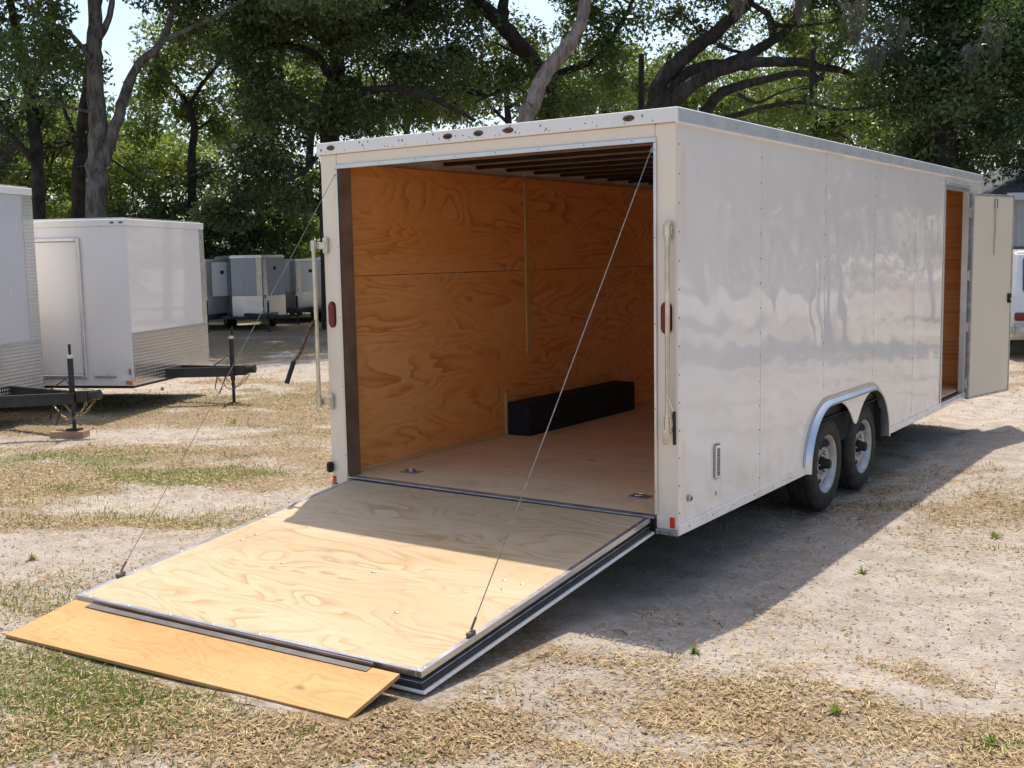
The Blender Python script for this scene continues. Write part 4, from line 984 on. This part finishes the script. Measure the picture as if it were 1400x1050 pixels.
# pale leaning trunk close behind the trailer
b = root(700, 23)
tree('bare_leaning_tree', 'pale pinkish leaning trunk rising right behind the trailer roof', b,
     [([b, at(716, 190, 23), at(728, 145, 23), at(742, 105, 23), at(770, 70, 23), at(790, 40, 23), at(800, 0, 23), at(795, -80, 23), at(810, -200, 23)], .235, .14),
      ([at(800, 5, 23), at(830, -60, 23), at(870, -140, 23)], .1, .04)],
     [blob(800, -230, 23, 200, 110), blob(690, -180, 24, 120, 70), blob(900, -170, 24, 120, 70)], 'bark_pink', 'leaf_mid', .55, .7, 60, .11)
# centre oak
b = root(745, 33)
tree('live_oak_tree', 'big dark oak limb leaning left above the trailer roof centre', b,
     [([b, at(750, 150, 33), at(735, 95, 33), at(700, 50, 32), at(665, 12, 32), at(630, -40, 32), at(590, -130, 32)], .42, .16),
      ([at(690, 45, 32), at(688, 10, 32), at(700, -60, 32), at(720, -140, 32)], .24, .1),
      ([at(745, 110, 33), at(780, 95, 33), at(815, 80, 33), at(850, 30, 33), at(880, -30, 33)], .17, .06),
      ([at(735, 95, 33), at(690, 120, 32), at(650, 140, 31)], .11, .04)],
     [blob(660, 110, 32, 60, 45), blob(600, 60, 32, 50, 35), blob(840, 60, 33, 60, 50), blob(720, 120, 32, 40, 40), blob(860, 120, 33, 50, 40), blob(650, -120, 32, 180, 80), blob(830, -60, 33, 120, 60), blob(780, 150, 32, 60, 30), blob(580, 150, 33, 70, 35), blob(620, 20, 34, 60, 30), blob(790, 20, 34, 60, 40), blob(700, 60, 35, 60, 30)],
     'bark_dark', 'leaf_mid', .50, .75, 60, .13, 60)
# right live oak with fanning limbs
b = root(872, 26)
tree('live_oak_tree', 'sprawling live oak fanning thick dark limbs to the right with moss', b,
     [([b, at(880, 200, 26), at(893, 160, 26), at(905, 110, 26), at(945, 70, 26), at(990, 35, 26), at(1030, -10, 26), at(1060, -80, 26)], .36, .12),
      ([at(900, 150, 26), at(945, 100, 26), at(1000, 85, 26), at(1045, 62, 26), at(1085, 30, 26), at(1100, -30, 26)], .24, .09),
      ([at(900, 165, 26), at(940, 120, 25.5), at(1000, 92, 25), at(1070, 84, 25), at(1130, 92, 25), at(1190, 110, 25)], .25, .07),
      ([at(960, 160, 26), at(985, 128, 25.5), at(1030, 113, 25), at(1090, 100, 25), at(1125, 108, 24.5)], .18, .06),
      ([at(980, 165, 25.5), at(1040, 148, 25), at(1090, 140, 25), at(1150, 150, 24.5), at(1220, 142, 24)], .085, .03),
      ([at(1010, 130, 25), at(1035, 140, 24.5), at(1070, 125, 24), at(1110, 115, 24)], .06, .02),
      ([at(1058, 50, 26), at(1050, 20, 26), at(1025, 0, 26), at(1010, -50, 26)], .12, .05),
      ([at(980, 62, 26), at(1005, 70, 26), at(1030, 75, 26.5)], .07, .03), ([at(1060, 35, 26), at(1100, 35, 26), at(1140, 30, 26)], .07, .03)],
     [blob(920, 30, 27, 50, 35), blob(1010, 40, 28, 40, 25), blob(1110, 20, 26, 50, 40), blob(1180, 60, 25, 60, 55), blob(1170, 140, 24.5, 55, 40), blob(1090, -90, 26, 200, 70), blob(960, -70, 26, 120, 50), blob(1240, 20, 25, 70, 60), blob(1060, 165, 27, 55, 18), blob(1000, 10, 27, 40, 24), blob(930, 100, 28, 30, 30), blob(1110, 60, 27, 50, 30), blob(1040, 100, 28, 60, 16)],
     'bark_dark', 'leaf_mid', .50, .65, 60, .11, 60, moss=[(at(1180, 30, 24), 1.35, .22), (at(1168, 0, 24), .9, .3), (at(1095, -15, 25), .6, .2), (at(1225, 25, 24), .8, .3), (at(1010, -10, 25), .4, .15), (at(1200, 60, 24), .6, .18)])
b = root(1113, 33)
tree('oak_tree', 'thin straight dark trunk seen over the trailer roof', b, [([b, at(1113, 200, 33), at(1112, 140, 33), at(1110, 60, 33), at(1105, -60, 33)], .20, .1), ([at(1112, 120, 33), at(1150, 60, 33), at(1190, 0, 33)], .09, .03)],
     [blob(1080, 165, 34, 60, 35), blob(1160, 175, 33, 60, 45), blob(1120, 60, 35, 80, 50), blob(1030, 150, 35, 50, 25), blob(1210, 200, 32, 50, 35)], 'bark_dark', 'leaf_bright', .42, .75, 55, .14)
b = root(877, 30)
tree('dead_tree', 'short broken dark trunk just left of the sprawling oak', b, [([b, at(877, 180, 30), at(877, 120, 30), at(877, 74, 30)], .13, .10)], [blob(850, 175, 31, 30, 18)], 'bark_dark', 'leaf_mid', .5, .5, 50, .12, 6)
b = root(1300, 25)
tree('dense_oak_tree', 'dense dark evergreen oak filling the upper right corner', b,
     [([b, at(1300, 260, 25), at(1290, 160, 25), at(1300, 40, 25), at(1320, -120, 25)], .38, .15), ([at(1295, 150, 25), at(1240, 90, 24), at(1200, 60, 24)], .14, .04), ([at(1300, 60, 25), at(1370, 0, 24), at(1430, -60, 24)], .15, .05)],
     [blob(1260, 120, 24, 75, 75), blob(1350, 80, 24, 90, 90), blob(1330, 190, 25, 90, 60), blob(1240, 205, 26, 70, 55), blob(1300, -30, 25, 150, 80), blob(1420, 160, 25, 70, 90), blob(1200, 130, 25, 50, 55), blob(1460, 0, 25, 120, 120)],
     'bark_dark', 'leaf_dark', .85, .65, 64, .11, 70, moss=[(at(1330, 60, 23), .5, .2), (at(1360, 30, 23), .6, .25)])
# brighter trees behind and understorey
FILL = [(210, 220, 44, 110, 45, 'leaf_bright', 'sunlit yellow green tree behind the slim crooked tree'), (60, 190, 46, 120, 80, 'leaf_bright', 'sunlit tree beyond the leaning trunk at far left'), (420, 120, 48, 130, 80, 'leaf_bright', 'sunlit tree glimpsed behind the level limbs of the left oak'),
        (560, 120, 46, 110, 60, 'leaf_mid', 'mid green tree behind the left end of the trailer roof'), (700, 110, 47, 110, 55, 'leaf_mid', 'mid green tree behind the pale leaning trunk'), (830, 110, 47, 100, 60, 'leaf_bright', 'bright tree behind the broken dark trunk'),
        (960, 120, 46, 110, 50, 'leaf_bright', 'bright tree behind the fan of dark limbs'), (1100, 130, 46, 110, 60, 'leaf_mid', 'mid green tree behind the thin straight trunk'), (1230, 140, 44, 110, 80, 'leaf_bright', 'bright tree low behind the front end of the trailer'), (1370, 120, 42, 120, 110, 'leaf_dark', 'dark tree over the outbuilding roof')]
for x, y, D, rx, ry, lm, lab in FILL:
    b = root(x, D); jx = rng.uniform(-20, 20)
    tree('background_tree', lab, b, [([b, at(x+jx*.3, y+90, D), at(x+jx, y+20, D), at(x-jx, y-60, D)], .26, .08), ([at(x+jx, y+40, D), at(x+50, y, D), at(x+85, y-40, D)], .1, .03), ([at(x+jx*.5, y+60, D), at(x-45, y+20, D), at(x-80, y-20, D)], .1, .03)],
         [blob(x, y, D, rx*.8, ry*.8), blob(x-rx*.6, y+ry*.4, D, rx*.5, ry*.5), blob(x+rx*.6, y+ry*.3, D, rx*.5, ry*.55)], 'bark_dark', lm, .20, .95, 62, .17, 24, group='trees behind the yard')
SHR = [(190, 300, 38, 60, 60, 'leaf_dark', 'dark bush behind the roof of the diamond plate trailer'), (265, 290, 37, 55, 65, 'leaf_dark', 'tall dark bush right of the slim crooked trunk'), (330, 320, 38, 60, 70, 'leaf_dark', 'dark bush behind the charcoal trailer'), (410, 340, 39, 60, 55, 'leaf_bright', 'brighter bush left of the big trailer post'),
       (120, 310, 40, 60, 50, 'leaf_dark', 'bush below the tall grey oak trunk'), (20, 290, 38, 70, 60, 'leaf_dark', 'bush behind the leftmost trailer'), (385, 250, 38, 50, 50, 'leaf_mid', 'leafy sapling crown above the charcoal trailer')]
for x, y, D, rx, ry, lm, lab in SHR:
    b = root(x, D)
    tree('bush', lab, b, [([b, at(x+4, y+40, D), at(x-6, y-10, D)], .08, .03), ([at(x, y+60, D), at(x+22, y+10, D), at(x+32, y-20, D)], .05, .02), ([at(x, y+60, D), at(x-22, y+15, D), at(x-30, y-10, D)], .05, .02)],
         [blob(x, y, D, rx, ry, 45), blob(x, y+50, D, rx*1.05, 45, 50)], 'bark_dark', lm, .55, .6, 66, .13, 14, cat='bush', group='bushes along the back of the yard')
# far wood closing the view, and the trees along the right-hand side of the yard (seen in the trailer's shiny side)
cs_ = []
for k in range(1200):
    a = rng.uniform(-62, 62); D = rng.uniform(56, 78); hgt = rng.uniform(.5, 13.0)*(.7+.3*math.sin(a*.3))
    d = _fg*math.cos(R_(a))+_rg*math.sin(R_(a)); cs_.append([CAM[0]+d[0]*D, CAM[1]+d[1]*D, abs(hgt)])
v, f, tn = leaves(np.array(cs_), 1.8, 130, .17); fw = np_mesh('far_wood', v, f, 'leaf_dark', None, tn)
tag(fw, 'far-off wood closing the view behind the trees', 'wood', None, 'stuff')
proto = None
for k, (x, y, s) in enumerate(((7.2, 16.2, .8), (11.4, 14.4, .9), (15.6, 11.4, .9), (19.5, 6.5, 1.0), (22.5, .0, .9), (15.0, 23.0, 1.1))):
    if proto is None:
        proto = tree('yard_edge_tree', 'broad oak along the right side of the yard', (x, y), [([(x, y, -.1), (x+.1, y, 2), (x-.1, y+.2, 4.5), (x+.2, y, 7.5)], .32, .1), ([(x, y, 2.6), (x-1.2, y+.6, 4), (x-2.3, y+.9, 5.2)], .14, .05), ([(x, y, 3), (x+1, y-1.2, 4.4), (x+1.8, y-2, 5.6)], .14, .05)],
                     [((x, y, 6.0), (3.6, 3.6, 2.6)), ((x-1.5, y+1.5, 4.6), (2.2, 2.2, 1.7)), ((x+1.2, y-1.8, 4.4), (2.2, 2.4, 1.8))], 'bark_dark', 'leaf_mid', .17, .75, 40, .2, 20, group='oaks along the right side of the yard')
        r = proto
    else:
        r = copy_obj(proto, None)
    r['label'] = 'broad oak along the right side of the yard, ' + ('nearest the outbuilding', 'second from the outbuilding', 'third from the outbuilding', 'fourth from the outbuilding', 'farthest from the outbuilding', 'standing behind the row')[k]
    r.location = (x, y, 0); r.scale = (s, s, s); r.rotation_euler = (0, 0, k*1.3)
# overhead wires at left
mb = MB()
a, b = at(-60, 227, 24), at(150, 223, 30)
wr = MB().tube([a*(1-t)+b*t-np.array([0, 0, .12*math.sin(math.pi*t)]) for t in np.linspace(0, 1, 9)], .012, 5).build('overhead_wire', 'black_matte'); tag(wr, 'thin wire strung between the trunks at far left', 'wire')

# ------------------------------------------------------------------ ground cover
def scatter(n, rmin, rmax, spread_deg=46):
    r = np.exp(rng.uniform(math.log(rmin), math.log(rmax), n)); a = np.radians(rng.uniform(-spread_deg, spread_deg, n))
    d = np.cos(a)[:, None]*_fg+np.sin(a)[:, None]*_rg
    x = CAM[0]+d[:, 0]*r; y = CAM[1]+d[:, 1]*r
    return x, y, r
def not_on_ramp(x, y):
    return ~((x > .08) & (x < 2.52) & (y < .0) & (y > -2.10+.0)) & ~((x > .16) & (x < 2.32) & (y < -1.9) & (y > -2.49+.06*(x-.2)))
def flats(x, y, lng, wid, lift, mat, name, label, cat):
    n = len(x); z = height(x, y)
    a = rng.random(n)*6.283; tl = rng.normal(0, .28, n); rl = rng.normal(0, .35, n)
    u = np.stack([np.cos(a)*np.cos(tl), np.sin(a)*np.cos(tl), np.sin(tl)], -1)
    w_ = np.stack([-np.sin(a)*np.cos(rl), np.cos(a)*np.cos(rl), np.sin(rl)], -1)
    p = np.stack([x, y, z+lift*rng.uniform(.5, 3.2, n)+np.abs(np.sin(tl))*lng*.5], -1)
    L_ = u*(lng/2)[:, None]; B_ = w_*(wid/2)[:, None]; cur = np.array([0, 0, 1.0])*(wid*rng.uniform(-.1, .5, n))[:, None]
    v = np.stack([p-L_+cur, p+B_, p+L_+cur*.6, p-B_], 1).reshape(-1, 3)
    o = np_mesh(name, v, np.arange(4*n).reshape(-1, 4), mat, None, rng.random(n))
    return tag(o, label, cat, None, 'stuff')
def blades(x, y, hgt, wid, mat, name, label, cat, lean=.5, clump=1):
    n = len(x); z = height(x, y); a = rng.random(n)*6.283
    le = np.abs(rng.normal(0, lean, n)); la = rng.random(n)*6.283
    p = np.stack([x, y, z-.003], -1); sd = np.stack([np.cos(a), np.sin(a), 0*a], -1)*(wid/2)[:, None]
    up = np.stack([np.cos(la)*np.sin(le), np.sin(la)*np.sin(le), np.cos(le)], -1)
    up2 = np.stack([np.cos(la)*np.sin(np.minimum(le*1.9, 1.5)), np.sin(la)*np.sin(np.minimum(le*1.9, 1.5)), np.cos(np.minimum(le*1.9, 1.5))], -1)
    m_ = p+up*(hgt*.55)[:, None]; t_ = m_+up2*(hgt*.45)[:, None]
    v = np.stack([p-sd, p+sd, m_+sd*.7, t_, m_-sd*.7], 1).reshape(-1, 3)
    o = np_mesh(name, v, np.arange(5*n).reshape(-1, 5), mat, None, rng.random(n))
    return tag(o, label, cat, None, 'stuff')
x, y, r = scatter(300000, 2.6, 20); g, d, s = cover(x, y)
patchy = fbm(x*3.1, y*3.1, 3)
k = not_on_ramp(x, y) & (rng.random(len(x)) < (.10+(.04+.90*d)*(1-.72*s)*(1-.5*g)*(.25+.75*sstep((patchy-.30)/.3)))*.62)
flats(x[k], y[k], rng.uniform(.010, .036, k.sum())*(1+r[k]*.03), rng.uniform(.005, .0125, k.sum())*(1+r[k]*.05), .003, 'litter', 'leaf_litter', 'brown fallen oak leaves lying over the sandy ground', 'leaf litter')
x, y, r = scatter(420000, 2.6, 26); g, d, s = cover(x, y); patchy = fbm(x*2.1+7, y*2.1, 4)
k = not_on_ramp(x, y) & (rng.random(len(x)) < (.09+(.06+.88*d)*(1-.75*s)*(.2+.8*sstep((patchy-.32)/.25)))*.75)
flats(x[k], y[k], rng.uniform(.015, .065, k.sum()), rng.uniform(.0018, .004, k.sum())*(1+r[k]*.12), .004, 'straw', 'dry_straw', 'dry straw and dead grass stems strewn over the yard', 'dry grass')
x, y, r = scatter(520000, 2.6, 26); g, d, s = cover(x, y); patchy = fbm(x*4.3, y*4.3+3, 3)
k = not_on_ramp(x, y) & (rng.random(len(x)) < g**.85*(1-s)*(.25+.75*sstep((patchy-.35)/.25))*.95)
blades(x[k], y[k], rng.uniform(.018, .055, k.sum()), rng.uniform(.0025, .005, k.sum())*(1+r[k]*.09), 'grass_green', 'green_grass', 'patches of short green grass in the yard', 'grass', .8)
x, y, r = scatter(260000, 2.6, 26); g, d, s = cover(x, y); patchy = fbm(x*3.3+5, y*3.3+3, 3)
k = not_on_ramp(x, y) & (rng.random(len(x)) < (.6*g+.45*d**2)*(1-s)*(.15+.85*sstep((patchy-.42)/.2))*.7)
blades(x[k], y[k], rng.uniform(.018, .05, k.sum()), rng.uniform(.002, .0045, k.sum())*(1+r[k]*.08), 'grass_dry', 'dry_grass', 'yellowed dry grass standing among the leaf litter', 'dry grass', .95)
# a few separate weeds, each one rosette
WEED = [(950, 903, 'small green weed beside the tip of the trailer shadow'), (1355, 1028, 'small green weed in the bottom right corner'), (1142, 988, 'wispy weed in the leaf litter at bottom right'), (1360, 728, 'green weed at the right edge below the trailer shadow'), (320, 575, 'weed standing below the tongue of the diamond plate trailer'), (45, 775, 'small weed left of the ramp'), (222, 530, 'leafy weed under the front of the diamond plate trailer'), (1180, 775, 'sparse weed on the bare sand right of the trailer')]
for wx, wy, lab in WEED:
    p = gnd(wx, wy, .04); n = 44; big = 1.0+.05*np.linalg.norm(p[:2]-CAM[:2]); z0 = float(height(p[0], p[1]))
    vs_ = [(0, 0, -.004)]; fs = []
    for q in range(n):
        a = rng.random()*6.283; le = rng.uniform(.25, 1.35); ln = rng.uniform(.015, .050)*big; wd = ln*rng.uniform(.05, .12)
        o_ = np.array([math.cos(a)*math.sin(le), math.sin(a)*math.sin(le), math.cos(le)]); sd = np.array([-math.sin(a), math.cos(a), 0])
        i = len(vs_); vs_ += [tuple(o_*ln*.5+sd*wd), tuple(o_*ln+np.array([0, 0, -.2*ln*math.sin(le)])), tuple(o_*ln*.5-sd*wd)]; fs.append((0, i, i+1, i+2))
    o = np_mesh('weed', vs_, fs, 'grass_green', None, rng.random(n)); o.location = (p[0], p[1], z0)
    tag(o, lab, 'weed', 'weeds in the yard')
# twigs and a few larger leaves near the camera
tw = MB()
for q in range(26):
    p = gnd(rng.uniform(20, 1390), rng.uniform(760, 1045), .03)
    if not not_on_ramp(np.array([p[0]]), np.array([p[1]]))[0]: continue
    a = rng.random()*6.28; ln = rng.uniform(.04, .11); z = float(height(p[0], p[1]))+.006
    tw.tube([(p[0], p[1], z), (p[0]+ln*.5*math.cos(a), p[1]+ln*.5*math.sin(a), z+.008), (p[0]+ln*math.cos(a+.25), p[1]+ln*math.sin(a+.25), z)], [.003, .0025, .0015], 4)
tag(tw.build('fallen_twigs', 'bark_dark'), 'small dark twigs scattered over the ground', 'twigs', None, 'stuff')
